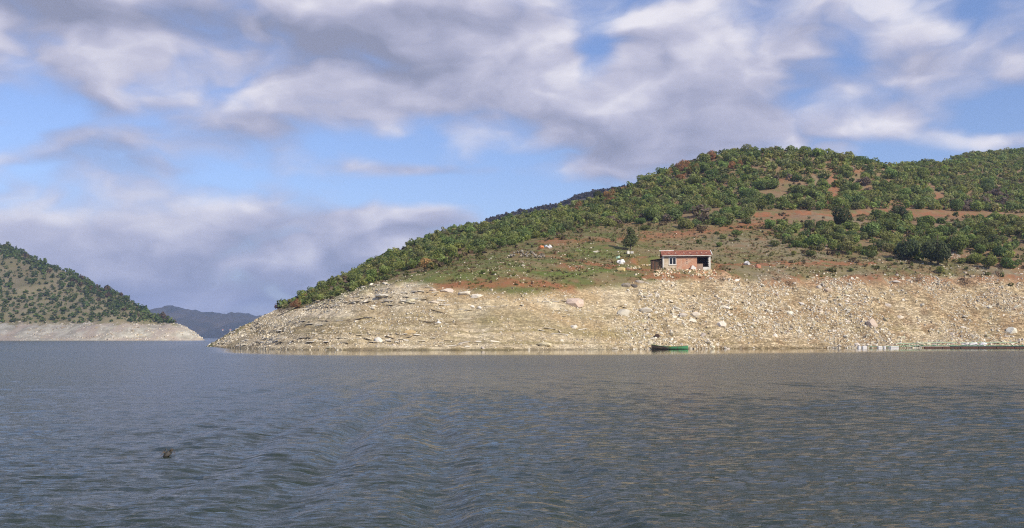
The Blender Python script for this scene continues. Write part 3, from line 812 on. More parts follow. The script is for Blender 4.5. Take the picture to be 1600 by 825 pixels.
def scatter_left():
    r = np.random.default_rng(31); out = []; cell = {}
    n = 14000; X = r.uniform(-560, -215, n); Y = r.uniform(735, 1010, n); Z = left_gz(X, Y); U, V, dep = project(X, Y, Z)
    pn = fbm(X * .02, Y * .02, 3, 37)
    crest = np.interp(U, [-260, 0, 100, 200, 282], [1000, 980, 930, 860, 775])
    for i in range(n):
        if Z[i] < 12.6 or U[i] < -40 or U[i] > 300 or Y[i] > crest[i] + 12: continue
        if pn[i] < .36 and r.uniform() < .75: continue
        near_crest = Y[i] > crest[i] - 60 - max(0, (U[i] - 120)) * .3
        s = min(4.4, max(1.4, r.lognormal(.88, .28))) * (.95 if not near_crest else 1.0)
        dmin = 4.4 * (s / 2) ** .7 + (0 if near_crest else 1.0)
        if near_crest: dmin *= .62
        ci, cj = int(X[i] // 9), int(Y[i] // 9)
        if any((px - X[i]) ** 2 + (py - Y[i]) ** 2 < dmin * dmin for a in (-1, 0, 1) for b in (-1, 0, 1) for px, py in cell.get((ci + a, cj + b), ())): continue
        cell.setdefault((ci, cj), []).append((X[i], Y[i]))
        out.append((X[i], Y[i], Z[i], s, near_crest and r.uniform() < .16))
    return out
LS = scatter_left()
r_ = np.random.default_rng(61); n = 2600; X = r_.uniform(-560, -215, n); Y = r_.uniform(735, 960, n); Z = left_gz(X, Y)
LS += [(X[i], Y[i], Z[i], r_.uniform(.5, 1.1), False) for i in range(n) if Z[i] > 12 and vnoise(X[i:i+1] * .06, Y[i:i+1] * .06, 3)[0] > .35]
v_, f_, t_ = merge(LS, LOD2, lambda it, r: (L((.165, .115, .065)) if it[4] else GREENS[r.integers(5)] * L((.66, .76, .60))) * r.uniform(.75, 1.15))
tag(mesh_np('scrub_across_water', v_, f_, M_LEAF_MASS, t_), 'scattered dark shrubs on the hill across the water', kind='stuff')
# bare wood on the ridge behind
r_ = np.random.default_rng(6); n = 620; X = r_.uniform(-25, 110, n); Y = r_.uniform(900, 975, n)
v_, f_, t_ = merge([(X[i], Y[i], ridge_gz(X[i], Y[i])[0], r_.uniform(1.6, 2.8), 0) for i in range(n)], LOD2, lambda it, r: L((.065, .055, .05)) * r.uniform(.7, 1.3))
tag(mesh_np('wood_on_ridge', v_, f_, M_LEAF_MASS, t_), 'dark leafless wood along the ridge behind', kind='stuff')

# ------------------------------------------------------------------ stones
def rock_shape(seed, flat=.6, sub=1):
    bm = bmesh.new(); bmesh.ops.create_icosphere(bm, subdivisions=sub, radius=1.0)
    r = random.Random(seed)
    planes = [(Vector((r.gauss(0, 1), r.gauss(0, 1), r.gauss(0, 1))).normalized(), r.uniform(.55, .85)) for _ in range(9)]
    for v in bm.verts:
        for nrm, dd in planes:
            k = v.co.dot(nrm) - dd
            if k > 0: v.co -= nrm * k * .95
        v.co *= r.uniform(.92, 1.08)
        v.co.z *= flat; v.co.x *= 1.15
    vs = np.array([v.co[:] for v in bm.verts]); fs = np.array([[v.index for v in f.verts] for f in bm.faces]); bm.free()
    return vs, fs
def rock_small(seed):
    r = np.random.default_rng(seed)
    v = np.array([(x, y, z) for z in (-1, 1) for y in (-1, 1) for x in (-1, 1)], float) * np.array([.85, .7, .5])
    v[4:, :2] *= r.uniform(.45, .85); v += r.normal(0, .16, v.shape)
    f = np.array([(0, 2, 3), (0, 3, 1), (4, 5, 7), (4, 7, 6), (0, 1, 5), (0, 5, 4), (2, 6, 7), (2, 7, 3), (0, 4, 6), (0, 6, 2), (1, 3, 7), (1, 7, 5)])
    return v, f
RK = [rock_small(i) for i in range(24)]
RK_BIG = [rock_shape(50 + i, .5 + .06 * (i % 5), 2) for i in range(10)]
STONE_COLS = [L((.52, .465, .345)), L((.60, .55, .45)), L((.44, .375, .26)), L((.66, .625, .54)), L((.38, .315, .22)), L((.42, .385, .33))]

def stone_field():
    r = np.random.default_rng(41); n = 105000
    U = r.uniform(325, 1640, n); V = np.interp(U, [320, 420, 600, 1600], [530, 490, 440, 425]) - 6 + r.uniform(0, 1, n) * 120
    X = np.empty(n); Y = np.empty(n)
    # ground points: sample world strip behind the shore line, then thin by zone
    X = r.uniform(-72, 122, n); sh = np.interp(X, [-75, -71, -53, -44, -31, 0, 16, 45, 105, 125], [245, 237, 194, 178, 165, 166, 172, 184, 206, 212])
    Y = sh + r.uniform(-.6, 44, n); Z = ground(X, Y); U, V, dep = project(X, Y, Z)
    vb = np.interp(U, LB_U, LB_V)
    inb = V > vb + r.normal(0, 4, n)
    clus = fbm(X * .14, Y * .14, 3, 43)
    pr = np.where(inb, np.clip((clus - .30) * 4.2, .07, 1) * np.where(U > 1000, .85, .68), np.where(clus > .58, .06, .012))
    pr = np.where((U > 760) & (U < 960) & (V > 470) & inb, pr * .35, pr)
    ok = (r.uniform(0, 1, n) < pr) & (Z > -.1) & (Z < 30)
    s = np.clip(r.lognormal(-2.05, .50, n), .06, .65) * np.where(U > 980, 1.12, .74)
    idx = np.nonzero(ok)[0]
    return [(X[i], Y[i], Z[i], s[i], U[i], V[i], dep[i]) for i in idx]
ST = stone_field()
ST.sort(key=lambda s: -s[3] / s[6])
big = [s for s in ST if 330 < s[4] < 1596][:230]; bigset = set(id(s) for s in big); small = [s for s in ST if id(s) not in bigset]
def merge_rocks(items, shapes, seed=5):
    r = np.random.default_rng(seed); vs, fs, ts = [], [], []; off = 0
    for it in items:
        x, y, z, s = it[:4]; v, f = shapes[r.integers(len(shapes))]
        a = r.uniform(0, 6.28); tl = r.normal(0, .28); ca, sa = math.cos(a), math.sin(a); ct, st = math.cos(tl), math.sin(tl)
        q = v * np.array([1, r.uniform(.6, 1), r.uniform(.7, 1.25)]) * s
        q = np.stack([q[:, 0], q[:, 1] * ct - q[:, 2] * st, q[:, 1] * st + q[:, 2] * ct], -1)
        w = np.stack([q[:, 0] * ca - q[:, 1] * sa + x, q[:, 0] * sa + q[:, 1] * ca + y, q[:, 2] + z + s * .02], -1)
        c = STONE_COLS[r.integers(6)] * r.uniform(.85, 1.15)
        vs.append(w); fs.append(f + off); off += len(v); ts.append(np.repeat(c[None], len(v), 0))
    return np.concatenate(vs), np.concatenate(fs), np.concatenate(ts)
v_, f_, t_ = merge_rocks(small, RK)
def ledges():
    """thin beds of rock that stick out along the old water lines of the promontory"""
    r = np.random.default_rng(19); vs, fs, ts = [], [], []; off = 0
    yy = np.arange(160, 262, .25)
    for lev in (.7, 1.3, 1.9, 2.6, 3.3, 4.2, 5.0, 5.9, 6.8, 7.6, 8.5, 9.3, 10.2, 11.0, 11.8):
        x = -70.0
        while x < 26:
            ln = r.uniform(.3, 2.0); gapn = vnoise(np.array([x * .11]), np.array([lev * 1.3]), 5)[0]
            if gapn > (.50 if x < -10 else .72) and r.uniform() < .75:
                zc = ground(np.full(len(yy), x), yy); k = np.nonzero(zc > lev + r.normal(0, .12))[0]
                if len(k):
                    y = yy[k[0]]; dzx = g1(x + 1, y) - g1(x - 1, y); dzy = max(.1, g1(x, y + 1) - g1(x, y - 1))
                    a = math.atan2(-dzx, dzy) * .8 + r.normal(0, .05); ca, sa = math.cos(a), math.sin(a)
                    vv, ff = RK[r.integers(len(RK))]
                    q = vv * np.array([ln * .6, r.uniform(.3, .6), r.uniform(.07, .20)]); z0 = g1(x, y) - .02
                    vs.append(np.stack([q[:, 0] * ca - q[:, 1] * sa + x, q[:, 0] * sa + q[:, 1] * ca + y, q[:, 2] + q[:, 0] * r.normal(0, .10) + z0], -1)); fs.append(ff + off); off += 8
                    ts.append(np.repeat((STONE_COLS[r.integers(6)] * r.uniform(.8, 1.1))[None], 8, 0))
            x += ln * r.uniform(.7, 1.3)
    return np.concatenate(vs), np.concatenate(fs), np.concatenate(ts)
a_, b_, c_ = ledges()
tag(mesh_np('rock_ledges', a_, b_, M_ROCK, c_), 'thin pale rock beds along old water lines of the promontory', kind='stuff')
tag(mesh_np('shore_rubble', v_, f_, M_ROCK, t_), 'pale limestone rubble strewn over the bare shore', kind='stuff')
print('stones', len(ST), 'tris', len(f_))

def far_rocks():
    r = np.random.default_rng(87); n = 9000; X = r.uniform(-560, -210, n); Y = r.uniform(700, 800, n); Z = left_gz(X, Y)
    c = fbm(X * .05, Y * .05 + Z * .2, 3, 89); ok = (Z > .1) & (Z < 13.5) & (r.uniform(0, 1, n) < np.clip((c - .35) * 4, .05, 1))
    s = np.clip(r.lognormal(-.75, .45, n), .2, 1.5)
    return [(X[i], Y[i], Z[i] - s[i] * .1, s[i]) for i in np.nonzero(ok)[0]][:3000]
v_, f_, t_ = merge_rocks(far_rocks(), RK, 9)
tag(mesh_np('far_shore_rubble', v_, f_, M_ROCK, t_ * L((.92, .92, .95))), 'pale rubble on the bare shore across the water', kind='stuff')

def rock_mesh(k, col):
    v, f = RK_BIG[k % len(RK_BIG)]
    return mesh_np('boulder', v, f, M_BOULDER, np.repeat(col[None], len(v), 0), link=False)
BOULD = [rock_mesh(k, STONE_COLS[k % 6]) for k in range(20)]
def stone_zone(u, v):
    h = 'near the waterline' if v > 522 else 'halfway up the band' if v > 480 else 'near the top of the band'
    w = 'of the promontory tip' if u < 560 else 'below the red earth bank' if u < 900 else 'above the green boat' if u < 1130 else 'right of the boat' if u < 1340 else 'above the floating pier'
    return f'{h} {w}'
for n_, (x, y, z, s, u, v, dep) in enumerate(big):
    o = ob('boulder', BOULD[rr.randrange(20)], None, (x, y, z - s * .05)); o.scale = (s * rr.uniform(.9, 1.4), s * rr.uniform(.6, 1), s * rr.uniform(.65, 1.1))
    o.rotation_euler = (rr.gauss(0, .2), rr.gauss(0, .2), rr.uniform(0, 6.28))
    tag(o, 'pale limestone boulder in rubble ' + stone_zone(u, v), 'boulder', 'boulders ' + stone_zone(u, v))

def boulder(u, v, wpx, hpx, label, col=(.60, .56, .48), seed=0, name='boulder', flat=None, cat='boulder', rz=None):
    """a stone that the photo shows by itself; size in photo pixels turned into metres where it stands"""
    p = at(u, v + hpx * .35); m = p.y / FPX
    vv, ff = rock_shape(900 + seed, 1.0, 2)
    o = mesh_np(name, vv, ff, M_BOULDER, np.repeat(L(col)[None], len(vv), 0))
    o.location = (p.x, p.y + wpx * m * .2, p.z + hpx * m * .18); o.scale = (wpx * m * .5, wpx * m * .42, hpx * m * .62); o.rotation_euler = (0, 0, rz if rz is not None else (seed * 1.7) % .8 - .4)
    return tag(o, label, cat)
B = [
    (590, 532, 17, 9, 'bright white boulder near the waterline below the promontory', (.72, .70, .64)),
    (1582, 517, 16, 13, 'large rounded white boulder above the floating pier', (.70, .66, .58)),
    (1127, 507, 18, 13, 'big pale boulder with a dark shaded side right of the boat', (.60, .56, .48)),
    (900, 472, 34, 19, 'wide pinkish pale outcrop rounded like a mound below the red bank', (.56, .48, .38)),
    (697, 455, 24, 8, 'flat pale slab topmost under the red earth bank', (.56, .51, .42)),
    (676, 453, 11, 7, 'small pale slab beside the topmost flat slab', (.52, .47, .37)),
    (727, 459, 26, 9, 'long pale slab tilting down to the right below the orange soil', (.60, .55, .47)),
    (745, 463, 18, 8, 'rounded end slab of the tilted pale row', (.62, .57, .48)),
    (641, 470, 22, 6, 'brown edged slab with a dark crack beneath on the upper ledge', (.50, .44, .34)),
    (678, 472, 18, 6, 'pale slab at the end of the upper ledge', (.52, .46, .36)),
    (600, 462, 30, 7, 'pale flat slab on the upper ledge of the promontory', (.60, .56, .48)),
    (738, 480, 8, 5, 'first of two small white stones side by side on the tan slope', (.74, .71, .64)),
    (750, 481, 8, 5, 'second of two small white stones side by side on the tan slope', (.74, .71, .64)),
    (685, 504, 7, 5, 'tiny bright white stone at the end of a dark stick', (.78, .77, .74)),
    (896, 511, 13, 7, 'pale slab alone on the olive slope below the mound', (.64, .60, .52)),
    (1365, 505, 20, 16, 'pale pinkish outcrop above the white floats', (.56, .48, .39)),
    (1388, 477, 11, 7, 'whitish round boulder on the reddish slope above the floats', (.62, .57, .49)),
    (1252, 474, 11, 6, 'white angular stone with a black shadow on the slope', (.66, .63, .58)),
    (1406, 497, 12, 6, 'flat pale stone on the brown slope above the pier', (.60, .53, .44)),
    (1249, 519, 11, 7, 'pale round stone low on the rubble shore', (.62, .57, .49)),
    (1211, 524, 9, 6, 'small white stone low on the rubble shore', (.70, .66, .60)),
    (1088, 493, 16, 10, 'broad pale rock upslope of the big shaded boulder', (.58, .53, .44)),
    (1067, 492, 18, 9, 'greyish flat rock in the middle of the rubble slope', (.52, .49, .42)),
    (1010, 486, 22, 10, 'grey pale broken outcrop upslope of the boat', (.52, .48, .41)),
    (975, 488, 24, 14, 'wide grey pale outcrop left of the boat slope', (.54, .50, .43)),
    (970, 420, 15, 9, 'orange tan rounded boulder left of the house', (.58, .40, .22)),
    (1185, 416, 11, 8, 'rust brown rounded boulder beside the track right of the house', (.38, .20, .11)),
    (1028, 461, 7, 4, 'small pale stone below the rubble bank of the house', (.64, .60, .52)),
    (1152, 438, 9, 4, 'flat white stone at the top of the band right of the house', (.68, .66, .62)),
    (1402, 441, 12, 5, 'grey flat stone at the top of the band under the scrub', (.48, .45, .39)),
    (932, 393, 11, 4, 'flat white rock on the grass left of the lone tree', (.62, .58, .50)),
    (1016, 536, 9, 8, 'pale pointed stone behind the stern of the boat', (.60, .55, .43)),
    (1028, 525, 10, 8, 'dark brown lump just above the boat', (.045, .03, .025)),  # near-black lump on the slope behind the boat
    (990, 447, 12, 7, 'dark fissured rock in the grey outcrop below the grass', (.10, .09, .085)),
    (975, 445, 20, 9, 'purplish grey outcrop beside the dark fissured rock', (.33, .28, .25)),
    (1000, 440, 14, 7, 'grey split outcrop above the dark fissured rock', (.38, .34, .29)),
    (640, 520, 20, 8, 'orange stained ledge rock low on the promontory', (.48, .33, .20)),
    (850, 538, 22, 6, 'pale tan ledge rock at the waterline left of the boat', (.55, .46, .34)),
    (1295, 453, 12, 8, 'pinkish tan boulder near the top of the band', (.55, .44, .34)),
    (1281, 450, 10, 7, 'grey boulder next to the pinkish tan one', (.47, .44, .38)),
]
for k, (u, v, w, h, lab, col) in enumerate(B): boulder(u, v, w, h, lab, col, k)

# heap of field stones left on the grass
HEAP = [rock_mesh(k, L((.27, .245, .20)) * (.75 + .12 * k)) for k in range(6)]
hp = empty('stone_heap', tuple(at(822, 402))); tag(hp, 'long low heap of grey field stones on the grassy terrace', 'stone heap')
r_ = np.random.default_rng(77)
for k in range(80):
    u = r_.uniform(794, 850); v = 402 - r_.uniform(0, 1) ** 1.3 * 11 * (1 - abs(u - 822) / 40)
    p = at(u, v + 1.0); s = r_.uniform(.18, .42)
    o = ob('stone', HEAP[r_.integers(6)], hp, (p.x - hp.location.x, p.y - hp.location.y, p.z - hp.location.z + s * .5 + r_.uniform(0, .35)))
    o.scale = (s, s * .8, s * .8); o.rotation_euler = (r_.normal(0, .5), r_.normal(0, .5), r_.uniform(0, 6))

# ------------------------------------------------------------------ shrubs and trees that stand alone
def lone(name, label, u, v, hpx, me, tr, cat='shrub', sz=1.0, base=1.7, group=None):
    p = at(u, v); m = p.y / FPX
    s = hpx * m / base / sz
    return tree(name, label, cat, group, (p.x, p.y, p.z - .05), s, (u * 1.3) % 6.28, me, tr, sz)
CONE = crown_mesh('crown', 700, 1700, .075, L((.105, .140, .062)), 'cone', 16)
CONE2 = crown_mesh('crown', 701, 2200, .062, L((.090, .120, .058)), 'round', 12)
TALLT = trunk_mesh(77, 1.6, .09)
lone('pine_tree', 'lone small pine casting a shadow on the grass left of the house', 985, 391, 37, CONE, TALLT, 'tree', 1.0, 2.55)
lone('pine_tree', 'large dark grey green pine at the foot of the wooded slope', 1466, 414, 47, CONE2, TALLT, 'tree', 1.25, 1.55)
lone('pine_tree', 'smaller dark pine left of the large pine at the foot of the slope', 1416, 407, 38, CONE2, TALLT, 'tree', 1.2, 1.55)
lone('pine_tree', 'dark round topped pine standing up on the skyline ridge', 934, 306, 16, CONE2, TALLT, 'tree', 1.15, 1.6)
lone('pine_tree', 'tall dark shrubby tree crossing the red track', 1317, 352, 34, CONE2, TALLT, 'tree', 1.35, 1.55)
lone('pine_tree', 'dark bushy tree growing across the red track mid slope', 1408, 345, 28, CONE2, TALLT, 'tree', 1.2, 1.55)
solo = [(1124, 386, 9, 'low dark shrub right of and above the house roof'), (1008, 360, 12, 'dark rounded shrub upslope of the lone pine'), (1070, 358, 22, 'bright green shrub at the wood edge above the house'),
        (1087, 355, 18, 'second bright green shrub at the wood edge above the house'), (1130, 374, 10, 'small shrub among red soil upslope of the house'), (1150, 370, 14, 'rounded shrub on the red soil patch'),
        (1265, 400, 13, 'low shrub at the foot of the scrub slope'), (1240, 399, 9, 'tiny dark shrub left of the low foot shrub'), (1360, 404, 16, 'small dark shrub beside the pale path stones'),
        (958, 378, 9, 'sapling on the red strip left of the lone pine'), (755, 428, 7, 'small dark tussock on the left grass'), (772, 430, 7, 'second dark tussock on the left grass'), (803, 431, 6, 'third dark tussock on the left grass'),
        (1390, 408, 8, 'knee high shrub between path stones and pines'), (1210, 385, 13, 'dark shrub at the left end of the right scrub'), (1545, 420, 26, 'dense dark shrub at the scrub foot towards the right edge'),
        (1575, 420, 24, 'dense green shrub at the scrub foot by the right edge'), (1470, 428, 14, 'green shrub under the large pine'), (1330, 425, 7, 'low green patch of shrub above the band'), (1296, 424, 7, 'low green tuft shrub on the yellow grass')]
for k, (u, v, h, lab) in enumerate(solo): lone('low_shrub', lab, u, v, h, CROWNS[k % 10], TRUNKS[k % 3], 'shrub', .8 if h < 14 else 1.0)
bares = [(440, 491, 12, 'leafless brown bush at the tip of the wooded shoulder'), (452, 487, 11, 'second leafless bush at the tip of the shoulder'), (1508, 446, 17, 'purplish leafless bush at the top of the band'), (1432, 442, 12, 'leafless grey bush below the large pine'),
         (1560, 430, 13, 'purplish bare bush at the scrub foot near the right edge'), (1233, 447, 13, 'bare grey bush at the top of the band right of the house'), (1130, 440, 11, 'dark bare bush just right of the house rubble'),
         (636, 437, 9, 'reddish bare bush at the left grass edge'), (1215, 440, 10, 'brownish bare bush left of the grey one')]
for k, (u, v, h, lab) in enumerate(bares): lone('bare_bush', lab, u, v, h, BARES[k % 3], TRUNKS[k % 3], 'bush', .75)
for u, v, h, lab in [(664, 421, 24, 'large reddish brown bush at the left end of the grassy terrace'), (464, 482, 17, 'orange brown bush on the low wooded shoulder'), (480, 470, 12, 'small orange bush on the shoulder skyline'), (434, 482, 11, 'pale rust bush at the skyline tip'),
                     (544, 440, 10, 'rust coloured bush on the skyline of the low shoulder')]:
    lone('rust_shrub', lab, u, v, h, RUSTS[(u // 3) % 3], TRUNKS[0], 'shrub', .9)

# turf tufts on the terrace
def tufts():
    r = np.random.default_rng(91); n = 24000; X = r.uniform(-30, 110, n); Y = r.uniform(180, 290, n); Z = ground(X, Y); U, V, d = project(X, Y, Z)
    vb = np.interp(U, LB_U, LB_V); tl = np.interp(U, TL_U, TL_V)
    ok = (V < vb) & (V > tl - 14) & (r.uniform(0, 1, n) < np.clip((fbm(X * .2, Y * .2, 3, 93) - .3) * 3, .1, 1)) & ~((np.abs(X - HX) < 6.5) & (np.abs(Y - HY - 2) < 5))
    X, Y, Z = X[ok], Y[ok], Z[ok]; n = len(X); k = 5
    a = r.uniform(0, 6.28, (n, k)); h = r.lognormal(-1.5, .4, (n, 1)) * r.uniform(.6, 1.2, (n, k)); w = h * .45
    bx = X[:, None] + r.normal(0, .14, (n, k)); by = Y[:, None] + r.normal(0, .14, (n, k)); bz = np.repeat(Z[:, None], k, 1) - .03
    A = np.stack([bx - np.cos(a) * w, by - np.sin(a) * w, bz], -1); Bp = np.stack([bx + np.cos(a) * w, by + np.sin(a) * w, bz], -1)
    T = np.stack([bx + r.normal(0, .1, (n, k)), by + r.normal(0, .1, (n, k)), bz + h], -1)
    v = np.stack([A, Bp, T], 2).reshape(-1, 3); pal = np.array([(.12, .145, .04), (.16, .15, .06), (.22, .18, .09), (.10, .10, .05), (.17, .11, .07)])
    t = np.repeat(pal[r.integers(0, 5, n)] * r.uniform(.8, 1.2, (n, 1)), k * 3, 0)
    tag(mesh_np('grass', v, np.arange(len(v)).reshape(-1, 3), M_LEAF_MASS, t), 'thin tufts of grass and weeds on the terrace', kind='stuff')
tufts()

# ------------------------------------------------------------------ the brick house
def brick_mat():
    m, g, b, out = new_mat('brick')
    co = g.n('ShaderNodeTexCoord').outputs['Object']
    sx = g.n('ShaderNodeSeparateXYZ'); g.link(co, sx.inputs[0]); cb = g.n('ShaderNodeCombineXYZ')
    g.link(g.m('ADD', sx.outputs[0], sx.outputs[1]), cb.inputs[0]); g.link(sx.outputs[2], cb.inputs[1])
    br = g.n('ShaderNodeTexBrick'); g.link(cb.outputs[0], br.inputs['Vector'])
    br.inputs['Color1'].default_value = (.55, .25, .145, 1); br.inputs['Color2'].default_value = (.64, .34, .21, 1); br.inputs['Mortar'].default_value = (.42, .36, .29, 1)
    br.inputs['Scale'].default_value = 1.0; br.inputs['Mortar Size'].default_value = .016; br.inputs['Brick Width'].default_value = .30; br.inputs['Row Height'].default_value = .20
    smear = g.smooth(g.noise(co, .9, 5, .6, .6), .50, .66)
    c = g.mix(g.m('MULTIPLY', smear, .75), br.outputs['Color'], (.62, .46, .35, 1))
    g.link(g.v('SCALE', c, g.m('MULTIPLY_ADD', g.noise(co, 5, 5, .6), .5, .75)), b.inputs['Base Color']); b.inputs['Roughness'].default_value = .9
    bp = g.n('ShaderNodeBump'); bp.inputs['Strength'].default_value = .6; bp.inputs['Distance'].default_value = .02; bp.invert = True
    g.link(br.outputs['Fac'], bp.inputs['Height']); g.link(bp.outputs[0], b.inputs['Normal'])
    return m
M_BRICK = brick_mat()
M_PLASTER = mat_plain('plaster', (.66, .56, .42), .9, .15, 4, .2, 0, (.52, .42, .30))
M_WHITE = mat_plain('white_paint', (.76, .74, .70), .6, .12, 5, .1, 0, (.62, .60, .56))
M_CONC = mat_plain('concrete', (.55, .50, .43), .9, .2, 4, .3, 0, (.44, .38, .32))
M_TILE = mat_plain('roof_tile', (.44, .175, .105), .85, .5, 3.5, .3, 0, (.27, .105, .07), 2.5)
M_DARKWOOD = mat_plain('dark_wood', (.085, .045, .03), .85, .4, 3, .3, 0, (.13, .05, .035))
M_GLASS = mat_plain('dark_glass', (.012, .014, .018), .12, .1)
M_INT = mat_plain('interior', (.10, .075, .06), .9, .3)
M_EARTH = mat_plain('earth_floor', (.20, .12, .07), .95, .3)

def house():
    rz = R(-5)
    x0 = (1036 - 800) / FPX * 214.6
    h = empty('brick_house', (x0, 214.6, HZ - .02), rz)
    tag(h, 'small unfinished brick house with red tiled roof on the terrace', 'house')
    W, D = 9.95, 5.6; T = .22
    fp = empty('wall', (0, 0, 0)); fp.parent = h; bpy.data.objects.remove(fp)
    # front: plastered end, brick middle, open room at the right
    w = MB(); w.box(.30, 1.29, 0, T, -.4, 2.62); w.box(1.29, 2.88, 0, T, -.4, 1.10); w.build('plaster_wall', M_PLASTER, h)
    MB().box(0, .30, -.02, T + .02, -.4, 2.86).build('corner_post', M_WHITE, h, .01)
    MB().box(2.88, 7.14, 0.003, T, -.4, 2.62).build('brick_wall', M_BRICK, h)
    for k, z in enumerate((1.35, 1.72, 2.08)):
        MB().box(4.98, 5.14, -.012, .05, z, z + .16).build('hole_shade_block', M_GLASS, h)  # solid blocks; the darkness inside the wall holes is put into their colour
    lw = MB(); lw.box(7.14, 8.36, .003, T, -.4, 1.28); lw.build('low_block_wall', mat_plain('block_wall', (.42, .30, .23), .9, .25, 5, .3, 0, (.33, .22, .16)), h)
    MB().box(5.9, 7.12, -.10, .0, -.4, .95).build('brick_pile', M_BRICK, h, .01)
    MB().box(8.36, 9.57, -.03, T, -.4, .60).build('white_block', M_WHITE, h, .015)
    rc = MB().box(9.57, 9.95, -.02, T + .1, -.4, 2.86).build('corner_post', M_WHITE, h, .01)
    for k in range(5):
        MB().box(9.42, 9.57, .02, .2, .9 + .36 * k, 1.08 + .36 * k).build('toothing_brick', M_WHITE, rc)
    MB().box(.0, 9.95, .002, T, 2.62, 2.86).build('lintel_shade_strip', M_DARKWOOD, h)  # dark strip along the front; soffit shade is put into its colour
    MB().box(-.05, 10.05, -.45, .24, 2.88, 3.03).build('eave_beam', M_WHITE, h, .01)
    # window
    wi = MB(); wi.box(1.29, 2.88, -.03, .06, 1.10, 1.24); wi.box(1.29, 2.88, -.03, .06, 2.48, 2.62); wi.box(1.29, 1.46, -.03, .06, 1.24, 2.48); wi.box(2.71, 2.88, -.03, .06, 1.24, 2.48)
    wo = wi.build('window', M_WHITE, h)
    MB().box(2.01, 2.16, -.028, .055, 1.24, 2.48).build('mullion', M_WHITE, wo)
    for a, b in ((1.46, 2.01), (2.16, 2.71)): MB().box(a, b, .02, .035, 1.24, 2.48).build('pane', M_GLASS, wo)
    MB().box(1.2, 2.97, -.09, .0, 1.02, 1.097).build('sill', M_WHITE, wo, .008)
    # other walls and inside
    MB().box(0.0, .20, T + .02, D, -.4, 2.86).build('side_wall', M_PLASTER, h)
    MB().box(9.75, 9.95, T + .1, D, -.4, 2.86).build('side_wall', M_BRICK, h)
    MB().box(0.2, 9.75, D - .2, D, -.4, 2.86).build('back_wall', M_BRICK, h)
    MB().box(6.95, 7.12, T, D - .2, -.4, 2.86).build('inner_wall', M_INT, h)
    MB().box(.2, 9.75, T, D - .2, -.3, .02).build('floor', M_EARTH, h)
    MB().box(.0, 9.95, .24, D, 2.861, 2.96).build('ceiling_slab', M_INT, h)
    # roof: front and back slopes with rows of tiles
    zr, ze, yr_ = 4.18, 3.0, 2.7
    rf = MB(); rf.prism([(-.25, -.38, ze + .075), (-.25, yr_, zr), (-.25, D + .4, ze + .075), (-.25, D + .4, ze), (-.25, yr_, zr - .12), (-.25, -.38, ze)], (10.4, 0, 0))
    roof = rf.build('roof', M_TILE, h)
    tile = MB(); n = 5
    L_ = math.hypot(yr_ + .38, zr - ze - .075) / 6 + .05
    for i in range(2):
        pass
    ring = [(math.cos(math.pi * k / 4) * .11, math.sin(math.pi * k / 4) * .075) for k in range(5)]
    v, f = [], []
    for k, (a, b) in enumerate(ring): v += [(a, 0, b), (a * .85, L_, b * .9)]
    for k in range(4): f.append([2 * k, 2 * k + 2, 2 * k + 3, 2 * k + 1])
    f.append([0, 2, 4, 6, 8][::-1])
    # all tiles as one piece: each is about two pixels wide in the photo
    sl = math.atan2(zr - ze - .075, yr_ + .38); vs, fs = [], []; r = random.Random(3)
    for row in range(6):
        for c in range(43):
            b = len(vs); t = row * (L_ - .05); xx = -.12 + c * .24 + r.gauss(0, .008); lift = .02 + r.uniform(0, .02)
            for (a, yy, zz) in v:
                q = t + yy
                vs.append((xx + a, -.40 + q * math.cos(sl) - (zz + lift) * math.sin(sl), ze + .07 + q * math.sin(sl) + (zz + lift) * math.cos(sl)))
            fs += [[b + i for i in ff] for ff in f]
    me = bpy.data.meshes.new('roof_tile_rows'); me.from_pydata(vs, [], fs); me.update(); me.materials.append(M_TILE)
    tr = ob('roof_tile_rows', me, roof); tr['kind'] = 'stuff'
    MB().prism([(10.16, -.42, ze + .1), (10.16, yr_, zr + .06), (10.16, yr_, zr + .2), (10.16, -.42, ze + .26)], (.16, 0, 0)).build('verge', M_WHITE, roof)
    MB().box(-.55, 2.55, yr_ - .05, yr_ + .25, zr + .02, zr + .24).build('ridge_board', M_WHITE, roof, .01)
    MB().box(2.6, 10.1, yr_ - .10, yr_ + .12, zr + .0, zr + .13).build('ridge_cap', M_TILE, roof, .03)
    # lean-to shed of dark boards against the left end
    sh = empty('shed', (x0, 214.6, HZ - .02), rz)
    tag(sh, 'dark rusty board lean-to shed against the left end of the house', 'shed')
    r = random.Random(9)
    for k in range(9):
        a = -2.25 + k * .245
        MB().box(a, a + .225, .6 + r.uniform(-.02, .02), .64, -.3, 2.1 + r.uniform(-.06, .05)).build('board', mat_board[k % 3], sh)
    for k in range(10):
        MB().box(-2.28, -2.24, .66 + k * .36, .66 + k * .36 + .33, -.3, 2.0).build('board', mat_board[k % 3], sh)
    MB().prism([(-2.45, .35, 2.14), (.0, .35, 2.42), (.0, .35, 2.48), (-2.45, .35, 2.2)], (0, 4.4, 0)).build('roof_sheet', mat_board[1], sh)
    MB().box(-2.35, -2.25, .5, .6, -.3, 2.15).build('post', mat_board[2], sh)
    # stones that weigh down the lower roof edge
    M = h.matrix_basis
    for k, xx in enumerate((1.35, 2.75, 4.5, 5.75, 7.2, 8.2, 9.1)):
        q = M @ Vector((xx, .55, ze + .07 + (.55 + .4) * math.tan(sl) + .16))
        o = ob('roof_stone', BOULD[3], None, q); o.scale = (.15, .12, .15)
        tag(o, 'small white stone lying on the lower edge of the tiled roof', 'stone', 'stones weighing down the roof')
    # white sheet leaning against the front wall
    s = MB(); s.prism([(5.72, -.62, .0), (5.95, -.55, .62), (6.18, -.50, .98), (6.95, -.60, .40), (6.7, -.68, -.02)], (0, .04, .01))
    o = s.build('white_board', M_WHITE); o.matrix_basis = M
